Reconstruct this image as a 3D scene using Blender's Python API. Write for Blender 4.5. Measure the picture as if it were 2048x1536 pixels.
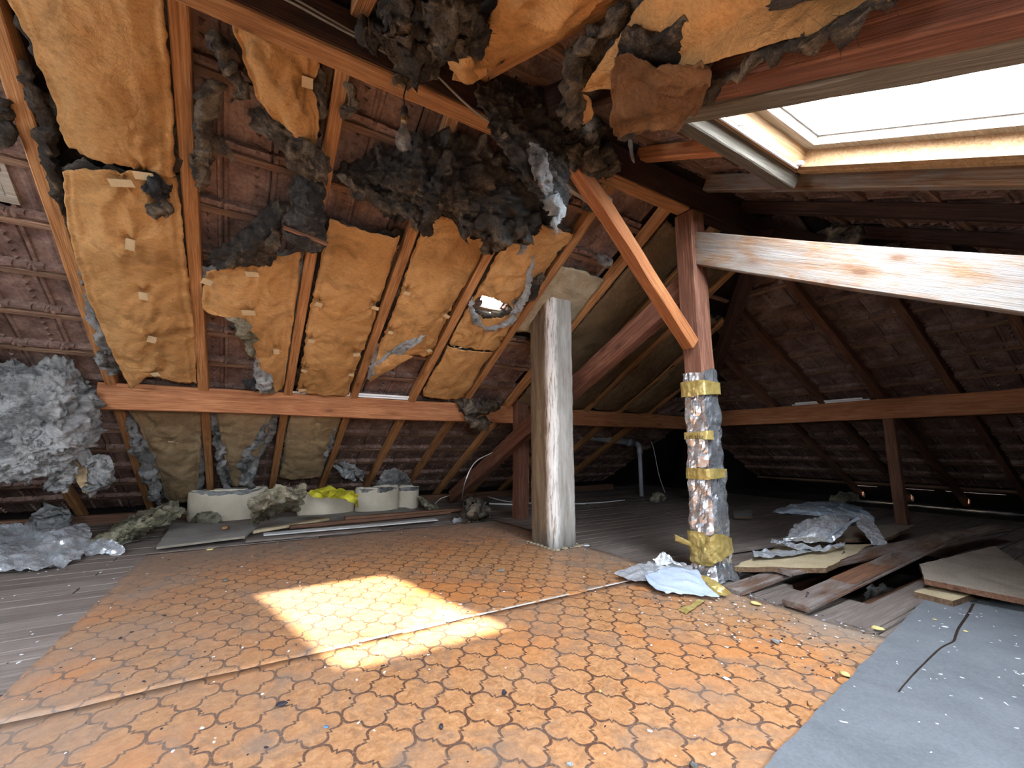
import bpy, bmesh, math, random
from mathutils import Vector, Matrix, noise
for o in list(bpy.data.objects): bpy.data.objects.remove(o)
random.seed(7)
scn = bpy.context.scene
COL = scn.collection

# ---------------------------------------------------------------- camera
CAM = Vector((0.0, 0.0, 1.0)); FPX = 843.0
PITCH = math.radians(8.52); YAW = math.radians(58.93)
FW = Vector((math.cos(YAW)*math.cos(PITCH), math.sin(YAW)*math.cos(PITCH), math.sin(PITCH)))
RT = Vector((math.sin(YAW), -math.cos(YAW), 0.0)); UP = RT.cross(FW)
cd = bpy.data.cameras.new('camera'); cam = bpy.data.objects.new('camera', cd); COL.objects.link(cam)
cd.sensor_width = 36.0; cd.lens = 36.0*FPX/2048.0; cd.clip_start = 0.02; cd.clip_end = 300
m = Matrix((RT, UP, -FW)).transposed().to_4x4(); m.translation = CAM; cam.matrix_world = m
scn.camera = cam

# ---------------------------------------------------------------- sky, sun, exposure
W = bpy.data.worlds.new('sky'); scn.world = W; W.use_nodes = True
wn = W.node_tree.nodes; wl = W.node_tree.links
bgn = wn['Background']; bgn.inputs[0].default_value = (0.88, 0.94, 1.0, 1); bgn.inputs[1].default_value = 3.6      # bright even overcast
SUN_DIR = Vector((-0.636, 0.8615, -1.0)).normalized()
sd = bpy.data.lights.new('sun', 'SUN'); sd.energy = 3.5; sd.angle = math.radians(1.6); sd.color = (1.0, 0.90, 0.72)
so = bpy.data.objects.new('sun', sd); COL.objects.link(so); so.rotation_euler = SUN_DIR.to_track_quat('-Z', 'Y').to_euler(); so.location = (6, -8, 9)
scn.view_settings.view_transform = 'Standard'; scn.view_settings.look = 'None'
scn.view_settings.exposure = 3.9; scn.view_settings.gamma = 1.0; scn.view_settings.use_curve_mapping = False
scn.cycles.use_denoising = True
scn.cycles.max_bounces = 5; scn.cycles.diffuse_bounces = 4; scn.cycles.glossy_bounces = 2; scn.cycles.transparent_max_bounces = 8
scn.cycles.use_adaptive_sampling = True; scn.cycles.adaptive_threshold = 0.18; scn.cycles.adaptive_min_samples = 20
scn.cycles.sample_clamp_indirect = 8.0; scn.cycles.caustics_reflective = False; scn.cycles.caustics_refractive = False

# ---------------------------------------------------------------- roof frame of reference
ANG = math.radians(28.7); SN, CS, TN = math.sin(ANG), math.cos(ANG), math.tan(ANG)
YR, ZR, XA = 2.15, 3.30, 4.30        # ridge line y, underside of the rafters at the ridge, hip apex x
def Apt(x, s, n=0): return Vector((x, YR+s*CS-n*SN, ZR-s*SN-n*CS))       # slope across the room: x, down-slope, into the room
def Cpt(x, s, n=0): return Vector((x, YR-s*CS+n*SN, ZR-s*SN-n*CS))       # slope over the camera
def Dpt(y, s, n=0): return Vector((XA+s*CS-n*SN, y, ZR-s*SN-n*CS))       # hip end
MA = Matrix(((1,0,0),(0,CS,-SN),(0,-SN,-CS)))
def ray(u, v): return FW*FPX+RT*(u-1024)+UP*(768-v)
def hit(u, v, nrm, k):
    d = ray(u, v); t = (k-nrm.dot(CAM))/nrm.dot(d); return CAM+d*t
def PA(u, v, n=0):
    nn = Vector((0, SN, CS)); return hit(u, v, nn, nn.dot(Apt(0, 0, n)))
def PC(u, v, n=0):
    nn = Vector((0, -SN, CS)); return hit(u, v, nn, nn.dot(Cpt(0, 0, n)))
def PX(u, v, x): return hit(u, v, Vector((1,0,0)), x)
def PY(u, v, y): return hit(u, v, Vector((0,1,0)), y)
def PF(u, v, z=0): return hit(u, v, Vector((0,0,1)), z)

# ---------------------------------------------------------------- materials
class NB:
    def __init__(s, name):
        s.m = bpy.data.materials.new(name); s.m.use_nodes = True
        s.t = s.m.node_tree; s.p = s.t.nodes['Principled BSDF']; s.out = s.t.nodes['Material Output']
    def n(s, typ, **kw):
        nd = s.t.nodes.new(typ)
        for k, v in kw.items(): setattr(nd, k, v)
        return nd
    def l(s, a, b): s.t.links.new(a, b)
    def coord(s, scale=(1,1,1), which='Object', rnd=True):
        tc = s.n('ShaderNodeTexCoord'); mp = s.n('ShaderNodeMapping'); mp.inputs['Scale'].default_value = scale
        if rnd:
            oi = s.n('ShaderNodeObjectInfo'); va = s.n('ShaderNodeVectorMath', operation='MULTIPLY_ADD')
            s.l(oi.outputs['Random'], va.inputs[0]); va.inputs[1].default_value = (17.0, 31.0, 23.0); s.l(tc.outputs[which], va.inputs[2])
            s.l(va.outputs[0], mp.inputs['Vector'])
        else: s.l(tc.outputs[which], mp.inputs['Vector'])
        return mp.outputs[0]
    def noise(s, vec, scale, detail=4, rough=0.6, dist=0.0):
        nd = s.n('ShaderNodeTexNoise'); nd.inputs['Scale'].default_value = scale; nd.inputs['Detail'].default_value = min(detail, 4)
        nd.inputs['Roughness'].default_value = rough; nd.inputs['Distortion'].default_value = dist
        if vec is not None: s.l(vec, nd.inputs['Vector'])
        return nd.outputs['Fac']
    def vor(s, vec, scale, feature='F1', out='Distance'):
        nd = s.n('ShaderNodeTexVoronoi', feature=feature); nd.inputs['Scale'].default_value = scale
        s.l(vec, nd.inputs['Vector']); return nd.outputs[out]
    def ramp(s, fac, stops, interp='LINEAR'):
        nd = s.n('ShaderNodeValToRGB'); cr = nd.color_ramp; cr.interpolation = interp
        while len(cr.elements) < len(stops): cr.elements.new(0.5)
        for e, (p, c) in zip(cr.elements, stops):
            e.position = p; e.color = (c, c, c, 1) if isinstance(c, (int, float)) else (c[0], c[1], c[2], 1)
        s.l(fac, nd.inputs['Fac']); return nd.outputs['Color']
    def mix(s, fac, a, b, mode='MIX'):
        nd = s.n('ShaderNodeMix', data_type='RGBA', blend_type=mode)
        for inp, val in ((nd.inputs[0], fac), (nd.inputs[6], a), (nd.inputs[7], b)):
            if isinstance(val, (int, float)): inp.default_value = val
            elif isinstance(val, (tuple, list)): inp.default_value = (*val, 1)
            else: s.l(val, inp)
        return nd.outputs[2]
    def math(s, op, a, b=0.0, c=None, clamp=False):
        nd = s.n('ShaderNodeMath', operation=op, use_clamp=clamp)
        for i, val in enumerate((a, b, c)):
            if val is None: continue
            if isinstance(val, (int, float)): nd.inputs[i].default_value = val
            else: s.l(val, nd.inputs[i])
        return nd.outputs[0]
    def base(s, col):
        if isinstance(col, (tuple, list)): s.p.inputs['Base Color'].default_value = (*col, 1)
        else: s.l(col, s.p.inputs['Base Color'])
    def rough(s, v):
        if isinstance(v, (int, float)): s.p.inputs['Roughness'].default_value = v
        else: s.l(v, s.p.inputs['Roughness'])
    def bump(s, h, strength=0.5, dist=0.01):
        b = s.n('ShaderNodeBump'); b.inputs['Strength'].default_value = strength; b.inputs['Distance'].default_value = dist
        s.l(h, b.inputs['Height']); s.l(b.outputs[0], s.p.inputs['Normal'])

def wood(name, dark, mid, light, grain=1.0, rough=0.7, weather=None, knot=True, tint=0.25, spec=0.3):
    b = NB(name); b.p.inputs['Specular IOR Level'].default_value = spec
    v = b.coord((0.7*grain, 17*grain, 17*grain)); v2 = b.coord((2.0, 95, 95)); v3 = b.coord((1.1, 2.2, 2.2))
    broad = b.noise(v3, 1.4, 4)
    g = b.noise(v, 2.0, 5, 0.62, 1.8); f = b.noise(v2, 2.0, 3, 0.7)
    col = b.ramp(g, [(0.34, dark), (0.5, mid), (0.64, light)])
    col = b.mix(b.ramp(f, [(0.42, 0.0), (0.68, 0.75)]), col, dark)
    col = b.mix(b.ramp(broad, [(0.38, 0.0), (0.66, tint*2)]), col, dark)
    h = b.math('ADD', b.math('MULTIPLY', g, 0.6), f)
    if weather:
        wv = b.noise(b.coord((1.4, 4.0, 4.0)), 1.6, 6, 0.7, 0.8)
        col = b.mix(b.ramp(wv, [(0.40, 0.0), (0.58, 0.9)]), col, b.ramp(g, [(0.3, tuple(x*0.62 for x in weather)), (0.65, weather)]))
    if knot:
        kd = b.vor(b.coord((2.2, 6.0, 6.0)), 1.0)
        col = b.mix(b.ramp(kd, [(0.07, 0.9), (0.12, 0.0)]), col, tuple(x*0.35 for x in dark))
        col = b.mix(b.ramp(kd, [(0.11, 0.6), (0.30, 0.0)]), col, dark)
    oi = b.n('ShaderNodeObjectInfo'); hsv = b.n('ShaderNodeHueSaturation')
    b.l(b.math('MULTIPLY_ADD', oi.outputs['Random'], 0.3, 0.85), hsv.inputs['Value']); b.l(col, hsv.inputs['Color'])
    b.base(hsv.outputs[0]); b.rough(rough); b.bump(h, 0.6, 0.008); return b.m

def mottled(name, stops, scale=3.0, detail=8, rough=0.9, bump=0.6, bdist=0.01, fine=60.0, finefac=0.3, dist=0.4, spec=0.2, sheen=0.0, squash=(1,1,1)):
    b = NB(name); b.p.inputs['Specular IOR Level'].default_value = spec
    v = b.coord(squash)
    a = b.noise(v, scale, detail, 0.65, dist); f = b.noise(v, fine, 3, 0.6)
    b.base(b.ramp(b.math('ADD', b.math('MULTIPLY', a, 1-finefac), b.math('MULTIPLY', f, finefac)), stops))
    b.rough(rough); b.bump(b.math('ADD', a, b.math('MULTIPLY', f, 0.5)), bump, bdist)
    if sheen: b.p.inputs['Sheen Weight'].default_value = sheen
    return b.m

def fibre(name, stops, scale=5.0):
    b = NB(name); b.p.inputs['Specular IOR Level'].default_value = 0.05
    v = b.coord((1, 1, 1))
    a = b.noise(v, scale, 9, 0.72, 1.2); vo = b.vor(b.coord((1, 1, 1)), scale*3.2); f = b.noise(b.coord((1, 1, 3.0)), 55.0, 5, 0.75, 2.0)
    k = b.math('MULTIPLY_ADD', b.math('ADD', b.math('MULTIPLY', a, 0.62), b.math('MULTIPLY', f, 0.38)), 2.3, -.65)
    ge = b.n('ShaderNodeNewGeometry'); pt = b.math('MULTIPLY', b.math('SUBTRACT', ge.outputs['Pointiness'], .5), 1.1)
    soot = b.noise(b.coord((1, 1, 1.6)), 2.1, 4, .6, .8)
    b.base(b.mix(b.ramp(soot, [(.47, 0.0), (.64, .72)]), b.ramp(b.math('ADD', k, pt), stops), stops[0][1])); b.rough(1.0)
    b.bump(b.math('ADD', b.math('ADD', a, b.math('MULTIPLY', f, 1.1)), b.math('MULTIPLY', vo, 0.7)), 1.0, 0.035)
    b.p.inputs['Sheen Weight'].default_value = 0.15
    return b.m

M = {}
M['rafter'] = wood('rafter_pine', (.25,.105,.036), (.46,.215,.080), (.58,.31,.135), tint=.15)
M['purlin'] = wood('purlin_red_pine', (.27,.098,.040), (.50,.205,.085), (.62,.30,.14), tint=.2)
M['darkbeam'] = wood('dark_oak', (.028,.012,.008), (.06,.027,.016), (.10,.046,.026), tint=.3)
M['post'] = wood('post_wood', (.10,.037,.021), (.205,.085,.05), (.33,.16,.10), tint=.2)
M['orange'] = wood('orange_stained_pine', (.24,.078,.025), (.44,.165,.055), (.54,.255,.105))
M['weathered'] = wood('weathered_pine', (.16,.08,.04), (.26,.16,.09), (.31,.235,.165), weather=(.27,.255,.235), tint=.1)
M['plankgrey'] = wood('grey_floor_board', (.13,.10,.085), (.22,.18,.155), (.30,.26,.23), rough=.75, knot=False)
M['tg'] = wood('varnished_board', (.085,.042,.026), (.15,.078,.046), (.21,.12,.078), rough=.55, weather=(.26,.225,.205))
M['brownboard'] = wood('brown_batten_wood', (.10,.045,.025), (.20,.095,.055), (.28,.15,.09))
M['oldplank'] = wood('dusty_plank', (.15,.13,.10), (.25,.215,.165), (.34,.30,.24), rough=.9, knot=False)
M['frame'] = wood('skylight_pine', (.28,.15,.06), (.40,.25,.12), (.48,.34,.19), rough=.4, knot=False, tint=.05, spec=.5)
M['sash'] = wood('bleached_sash', (.30,.26,.20), (.42,.38,.31), (.50,.47,.41), rough=.5, knot=False, tint=.05)
M['batten'] = wood('tile_batten', (.13,.07,.045), (.26,.15,.09), (.36,.23,.15), knot=False)
M['tile'] = mottled('clay_tile', [(.3,(.06,.036,.030)),(.48,(.17,.105,.083)),(.62,(.28,.185,.150)),(.76,(.44,.38,.34))], 4.0, 9, .9, .5, .012, 45, .3)
def paper_mat(name, a, bcol, c):
    b = NB(name); b.p.inputs['Specular IOR Level'].default_value = .25
    v = b.coord(); big = b.noise(v, 1.7, 5, .6, .6); f = b.noise(v, 70, 4, .7); cre = b.noise(b.coord((1,1,1)), 9, 5, .6, 2.5)
    col = b.ramp(b.math('ADD', b.math('MULTIPLY', big, .75), b.math('MULTIPLY', f, .25)), [(.32,a),(.52,bcol),(.72,c)])
    st = b.noise(v, 2.6, 7, .72, 1.4)
    col = b.mix(b.ramp(st, [(.50,0.0),(.70,.62)]), col, tuple(x*.42 for x in a))
    fb = b.noise(b.coord((1,3,3)), 26, 4, .7, .6)
    col = b.mix(b.ramp(fb, [(.45,0.0),(.65,.35)]), col, tuple(x*.6 for x in a))
    b.base(col); b.rough(.72); b.bump(b.math('ADD', b.math('MULTIPLY', f, .3), b.math('ADD', cre, b.math('MULTIPLY', fb, .4))), .75, .014)
    return b.m
M['kraft'] = paper_mat('kraft_paper', (.40,.205,.068), (.56,.305,.115), (.65,.39,.165))
M['kraftdull'] = paper_mat('kraft_paper_dull', (.29,.195,.10), (.41,.29,.16), (.50,.365,.225))  # duller, less orange kraft for the paper below the purlin
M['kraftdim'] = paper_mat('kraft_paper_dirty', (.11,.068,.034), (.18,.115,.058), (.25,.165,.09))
M['kraftshade'] = paper_mat('kraft_paper_shaded', (.07,.034,.015), (.16,.08,.034), (.27,.145,.065))  # darker kraft copy for the hanging end; its shade is put into the colour
M['header'] = wood('grey_header', (.09,.08,.062), (.155,.138,.11), (.22,.20,.165), rough=.9, knot=False)
M['tab'] = mottled('paper_tab', [(.3,(.50,.36,.20)),(.7,(.66,.51,.31))], 6, rough=.8, bump=.2)
M['wooldark'] = fibre('soot_wool', [(.25,(.008,.006,.004)),(.46,(.038,.025,.015)),(.62,(.12,.082,.047)),(.84,(.40,.29,.17))], 4.5)
M['woolbrown'] = fibre('brown_wool', [(.26,(.022,.015,.009)),(.44,(.10,.068,.038)),(.60,(.27,.195,.115)),(.80,(.50,.40,.265))], 5)
M['woolgrey'] = fibre('grey_wool', [(.15,(.05,.048,.047)),(.32,(.24,.237,.23)),(.48,(.60,.59,.57)),(.70,(.88,.87,.84))], 4)
M['woolchar'] = fibre('charcoal_wool', [(.32,(.012,.013,.015)),(.5,(.045,.048,.052)),(.64,(.12,.12,.12)),(.8,(.30,.25,.19))], 6)
M['woolpale'] = fibre('pale_blue_wool', [(.16,(.08,.08,.075)),(.32,(.45,.49,.49)),(.48,(.78,.84,.85)),(.7,(.93,.95,.95))], 6)
M['woolyellow'] = fibre('yellow_wool', [(.28,(.14,.125,.085)),(.45,(.42,.38,.22)),(.58,(.64,.57,.37)),(.75,(.80,.76,.62))], 6)
M['concrete'] = mottled('flue_concrete', [(.25,(.16,.125,.09)),(.45,(.34,.29,.23)),(.62,(.46,.43,.38)),(.8,(.62,.60,.56))], 2.2, 9, .95, .5, .006, 50, .3, squash=(2.5,2.5,.5))
M['cement'] = mottled('cement_render', [(.3,(.20,.155,.095)),(.5,(.38,.315,.21)),(.7,(.52,.45,.33))], 5, 9, .95, .8, .01, 70, .4)
M['hardboard'] = mottled('grey_hardboard', [(.3,(.095,.102,.110)),(.5,(.140,.149,.160)),(.7,(.185,.195,.207))], 2.5, 9, .8, .15, .003, 90, .35)
M['greypanel'] = mottled('dusty_panel', [(.3,(.17,.16,.15)),(.55,(.27,.255,.24)),(.75,(.38,.36,.34))], 3, 8, .9, .3, .004, 80, .35)
M['chip'] = mottled('chipboard', [(.3,(.30,.22,.12)),(.5,(.46,.37,.23)),(.7,(.58,.49,.34))], 6, 9, .85, .5, .004, 120, .6)
M['chipdark'] = mottled('dusty_chipboard', [(.3,(.16,.125,.09)),(.5,(.27,.22,.175)),(.7,(.36,.31,.26))], 4, 9, .9, .4, .004, 100, .5)
M['chipedge'] = mottled('chipboard_edge', [(.3,(.06,.035,.02)),(.5,(.14,.085,.05)),(.7,(.26,.17,.10))], 20, 6, .95, 1.0, .01, 90, .5)
M['trim'] = mottled('dusty_white_paint', [(.3,(.36,.36,.35)),(.55,(.58,.58,.56)),(.75,(.70,.70,.68))], 4, 8, .8, .3, .005, 60, .3)
M['roll'] = mottled('cream_backing', [(.3,(.42,.36,.27)),(.55,(.53,.47,.36)),(.75,(.60,.545,.44))], 3, 7, .7, .25, .006, 60, .25)
M['white'] = mottled('white_plastic', [(.3,(.72,.72,.71)),(.7,(.85,.85,.84))], 4, rough=.4, bump=.05, spec=.5)
M['pvc'] = mottled('grey_pvc', [(.3,(.30,.31,.33)),(.7,(.42,.43,.45))], 3, rough=.4, bump=.05, spec=.5)
M['cable'] = mottled('cable_sheath', [(.3,(.16,.14,.11)),(.7,(.26,.24,.19))], 8, rough=.6, bump=.1)
M['black'] = mottled('bakelite', [(.3,(.015,.012,.010)),(.7,(.05,.035,.025))], 8, rough=.5, bump=.1)
M['brass'] = NB('brass').m
_p = M['brass'].node_tree.nodes['Principled BSDF']; _p.inputs['Base Color'].default_value = (.55,.40,.17,1); _p.inputs['Metallic'].default_value = 1; _p.inputs['Roughness'].default_value = .4
M['steel'] = NB('nail_steel').m
_p = M['steel'].node_tree.nodes['Principled BSDF']; _p.inputs['Base Color'].default_value = (.16,.15,.14,1); _p.inputs['Metallic'].default_value = .8; _p.inputs['Roughness'].default_value = .55
M['yellowbag'] = mottled('yellow_bag', [(.30,(.10,.10,.012)),(.48,(.52,.49,.03)),(.7,(.70,.66,.07))], 7, 6, .35, .6, .01, 50, .2, spec=.5)
M['bag'] = mottled('pale_plastic_bag', [(.35,(.10,.22,.34)),(.46,(.40,.50,.60)),(.62,(.62,.68,.74))], 2.5, 5, .3, .5, .01, 40, .15, spec=.5)
M['bluescrap'] = mottled('blue_scrap', [(.3,(.05,.16,.42)),(.7,(.12,.30,.60))], 6, rough=.5)
M['pebble'] = mottled('dark_seed', [(.3,(.012,.012,.02)),(.7,(.05,.045,.06))], 8, rough=.5)
M['scrap'] = mottled('pale_scrap', [(.3,(.55,.58,.64)),(.7,(.74,.76,.80))], 6, rough=.7)
M['twig'] = mottled('wood_splinter', [(.3,(.30,.14,.05)),(.7,(.48,.28,.13))], 8, rough=.8)
M['ochre'] = mottled('foam_crumb', [(.3,(.45,.36,.12)),(.7,(.68,.58,.26))], 8, rough=.9)
M['void'] = mottled('dusty_rubble', [(.3,(.03,.025,.02)),(.7,(.09,.075,.06))], 5, rough=1.0)
M['roofback'] = mottled('roof_underlay', [(.3,(.02,.015,.012)),(.7,(.05,.035,.03))], 5, rough=1.0)
M['plaster'] = mottled('gable_render', [(.3,(.20,.17,.14)),(.7,(.36,.32,.27))], 3, rough=1.0)

def foil_mat(name, col, rough, metal=.9):
    b = NB(name); b.p.inputs['Metallic'].default_value = metal
    v = b.coord(); n1 = b.noise(v, 14, 5, .6, 1.5); vo = b.vor(v, 16)
    b.base(b.ramp(n1, [(.3, tuple(x*.75 for x in col)), (.6, col)])); b.rough(b.ramp(n1, [(.3, rough), (.8, rough+.18)]))
    b.bump(b.math('ADD', vo, n1), .22, .02)
    return b.m
M['foil'] = foil_mat('aluminium_foil', (.84,.86,.90), .16)
M['foilfloor'] = foil_mat('aluminium_foil_loose', (.86,.89,.94), .18, .65)
M['foildull'] = foil_mat('aluminium_foil_dusty', (.62,.64,.67), .30, .6)
M['foilback'] = mottled('foil_paper_back', [(.3,(.34,.40,.49)),(.6,(.44,.51,.61)),(.8,(.52,.59,.68))], 7, 8, .6, .6, .01, 60, .2, spec=.4)
def tape_mat():
    b = NB('packing_tape'); v = b.coord(); n1 = b.noise(v, 12, 5, .6, 1.0)
    b.base(b.ramp(n1, [(.3,(.30,.21,.055)),(.6,(.50,.38,.13)),(.8,(.62,.50,.22))])); b.rough(.28); b.p.inputs['Specular IOR Level'].default_value = .6
    b.p.inputs['Metallic'].default_value = .35
    b.bump(b.math('ADD', n1, b.vor(v, 22)), .5, .012); return b.m
M['tape'] = tape_mat()

def lino_mat():
    b = NB('linoleum_print'); P1, P2 = .2, .235
    tc = b.n('ShaderNodeTexCoord'); wob = b.n('ShaderNodeTexNoise'); wob.inputs['Scale'].default_value = 5; b.l(tc.outputs['Object'], wob.inputs['Vector'])
    ad = b.n('ShaderNodeVectorMath', operation='MULTIPLY_ADD'); b.l(wob.outputs['Color'], ad.inputs[0]); ad.inputs[1].default_value = (.006,.006,0); b.l(tc.outputs['Object'], ad.inputs[2])
    sx = b.n('ShaderNodeSeparateXYZ'); b.l(ad.outputs[0], sx.inputs[0])
    px = b.math('MULTIPLY', b.math('SUBTRACT', sx.outputs[0], .857), 1/P1); py = b.math('MULTIPLY', b.math('SUBTRACT', sx.outputs[1], 1.583), 1/P2)
    a = b.math('ADD', px, py); c = b.math('SUBTRACT', px, py)
    ai = b.math('ROUND', a); ci = b.math('ROUND', c)
    fa = b.math('ABSOLUTE', b.math('SUBTRACT', a, ai)); fc = b.math('ABSOLUTE', b.math('SUBTRACT', c, ci))
    par = b.math('ABSOLUTE', b.math('MODULO', b.math('ADD', ai, ci), 2.0))
    sgn = b.math('MULTIPLY_ADD', par, -2.0, 1.0)
    def prof(t):
        r = b.ramp(b.math('MULTIPLY', t, 2.0), [(0,.74),(.10,.40),(.20,.56),(.36,.82),(.52,.92),(.70,.86),(.86,.66),(1.0,.5)])
        return b.math('MULTIPLY', b.math('SUBTRACT', r, .5), .27)
    def dist(f, t): return b.math('ABSOLUTE', b.math('SUBTRACT', b.math('SUBTRACT', f, .5), b.math('MULTIPLY', sgn, prof(t))))
    d = b.math('MINIMUM', dist(fa, fc), dist(fc, fa))
    line = b.ramp(d, [(.033, 1.0), (.048, 0.0)])
    v = b.coord(rnd=False)
    big = b.noise(v, 1.3, 6, .62, .5); mot = b.noise(v, 28, 6, .7, .8); fine = b.noise(v, 130, 3, .7)
    col = b.ramp(b.math('ADD', b.math('MULTIPLY', mot, .7), b.math('MULTIPLY', fine, .3)), [(.32,(.24,.105,.042)),(.50,(.40,.195,.083)),(.68,(.52,.29,.145))])
    speck = b.ramp(b.vor(v, 90), [(.25, 1.0), (.4, 0.0)])
    lcol = b.mix(b.math('MULTIPLY', speck, .35), (.075,.035,.024), (.34,.22,.14))
    cl = b.noise(v, 1.1, 5, .6, .7)
    col = b.mix(b.ramp(cl, [(.50, 0.0), (.66, .75)]), col, (.50,.185,.050))
    col = b.mix(b.math('MULTIPLY', line, .92), col, lcol)
    # grime, dust and scuffs of their own shapes
    gr = b.noise(v, 2.3, 7, .72, 1.6)
    col = b.mix(b.ramp(gr, [(.50, 0.0), (.70, .68)]), col, (.15,.12,.10))
    col = b.mix(b.ramp(big, [(.54, 0.0), (.78, .5)]), col, (.30,.21,.15))
    sc = b.noise(b.coord((1.5, 6, 1), rnd=False), 3.2, 6, .75, 2.0)
    col = b.mix(b.ramp(sc, [(.66, 0.0), (.74, .55)]), col, (.50,.44,.38))
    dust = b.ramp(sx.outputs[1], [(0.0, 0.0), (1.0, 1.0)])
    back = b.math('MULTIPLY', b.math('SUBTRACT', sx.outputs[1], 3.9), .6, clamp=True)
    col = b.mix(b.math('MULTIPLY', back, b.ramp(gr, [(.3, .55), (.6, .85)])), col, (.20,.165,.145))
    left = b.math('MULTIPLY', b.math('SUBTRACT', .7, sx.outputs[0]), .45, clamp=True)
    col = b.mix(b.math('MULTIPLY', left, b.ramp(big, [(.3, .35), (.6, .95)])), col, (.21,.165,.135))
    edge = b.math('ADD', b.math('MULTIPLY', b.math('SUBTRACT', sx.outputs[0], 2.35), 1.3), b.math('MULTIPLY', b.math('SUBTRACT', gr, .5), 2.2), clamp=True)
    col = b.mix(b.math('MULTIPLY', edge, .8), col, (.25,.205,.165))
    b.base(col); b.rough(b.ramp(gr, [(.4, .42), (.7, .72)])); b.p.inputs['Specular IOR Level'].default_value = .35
    b.bump(b.math('ADD', b.math('MULTIPLY', line, -.6), mot), .25, .004); return b.m
M['lino'] = lino_mat()

def glass_mat(name, tint=(1,1,1), glossy=.03, dusty=0):
    b = NB(name); b.t.nodes.remove(b.p)
    tr = b.n('ShaderNodeBsdfTransparent'); tr.inputs[0].default_value = (*tint, 1)
    gl = b.n('ShaderNodeBsdfGlossy'); gl.inputs['Roughness'].default_value = .05
    lw = b.n('ShaderNodeLayerWeight'); lw.inputs[0].default_value = .5; k = b.math('MULTIPLY_ADD', b.math('POWER', lw.outputs['Facing'], 4.0), .5, glossy, clamp=True)
    mx = b.n('ShaderNodeMixShader'); b.l(k, mx.inputs[0]); b.l(tr.outputs[0], mx.inputs[1]); b.l(gl.outputs[0], mx.inputs[2])
    if dusty:
        df = b.n('ShaderNodeBsdfDiffuse'); df.inputs[0].default_value = (.6,.58,.54,1); m2 = b.n('ShaderNodeMixShader'); m2.inputs[0].default_value = dusty
        b.l(mx.outputs[0], m2.inputs[1]); b.l(df.outputs[0], m2.inputs[2]); mx = m2
    b.l(mx.outputs[0], b.out.inputs[0]); return b.m
M['glass'] = glass_mat('window_glass', (.95,.97,1.0)); M['bulbglass'] = glass_mat('bulb_glass', (.82,.79,.74), .08, .10)

# ---------------------------------------------------------------- geometry helpers
def link(name, me, mat, parent=None, mw=None):
    o = bpy.data.objects.new(name, me); COL.objects.link(o)
    if mat is not None:
        for mm in (mat if isinstance(mat, (list, tuple)) else [mat]): me.materials.append(mm)
    if mw is not None: o.matrix_world = mw
    if parent is not None:
        o.parent = parent; o.matrix_parent_inverse = PINV[parent.name]
    PINV[o.name] = (mw.inverted() if mw is not None else Matrix.Identity(4))
    return o
PINV = {}
def tag(o, label=None, cat=None, group=None, kind=None):
    if label: o['label'] = label
    if cat: o['category'] = cat
    if group: o['group'] = group
    if kind: o['kind'] = kind
    return o
def thing(name, label, cat, loc=(0,0,0), group=None, kind=None):
    o = bpy.data.objects.new(name, None); COL.objects.link(o); o.location = loc; o.empty_display_size = .1
    PINV[o.name] = Matrix.Translation(Vector(loc)).inverted()
    return tag(o, label, cat, group, kind)
def mesh(verts, faces, smooth=False, midx=None):
    me = bpy.data.meshes.new('m'); me.from_pydata([tuple(v) for v in verts], [], faces); me.update()
    if smooth: me.polygons.foreach_set('use_smooth', [True]*len(me.polygons))
    if midx: me.polygons.foreach_set('material_index', midx)
    return me
def tv(p, o): return Vector((noise.fractal(p+Vector((9.32, 1.53, 7.95)), 1.0, 2.0, o), noise.fractal(p, 1.0, 2.0, o), noise.fractal(p-Vector((6.33, 4.71, 3.97)), 1.0, 2.0, o)))
def fr(p, f, oct=4): return noise.fractal(p*f, 1.0, 2.0, oct)
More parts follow.
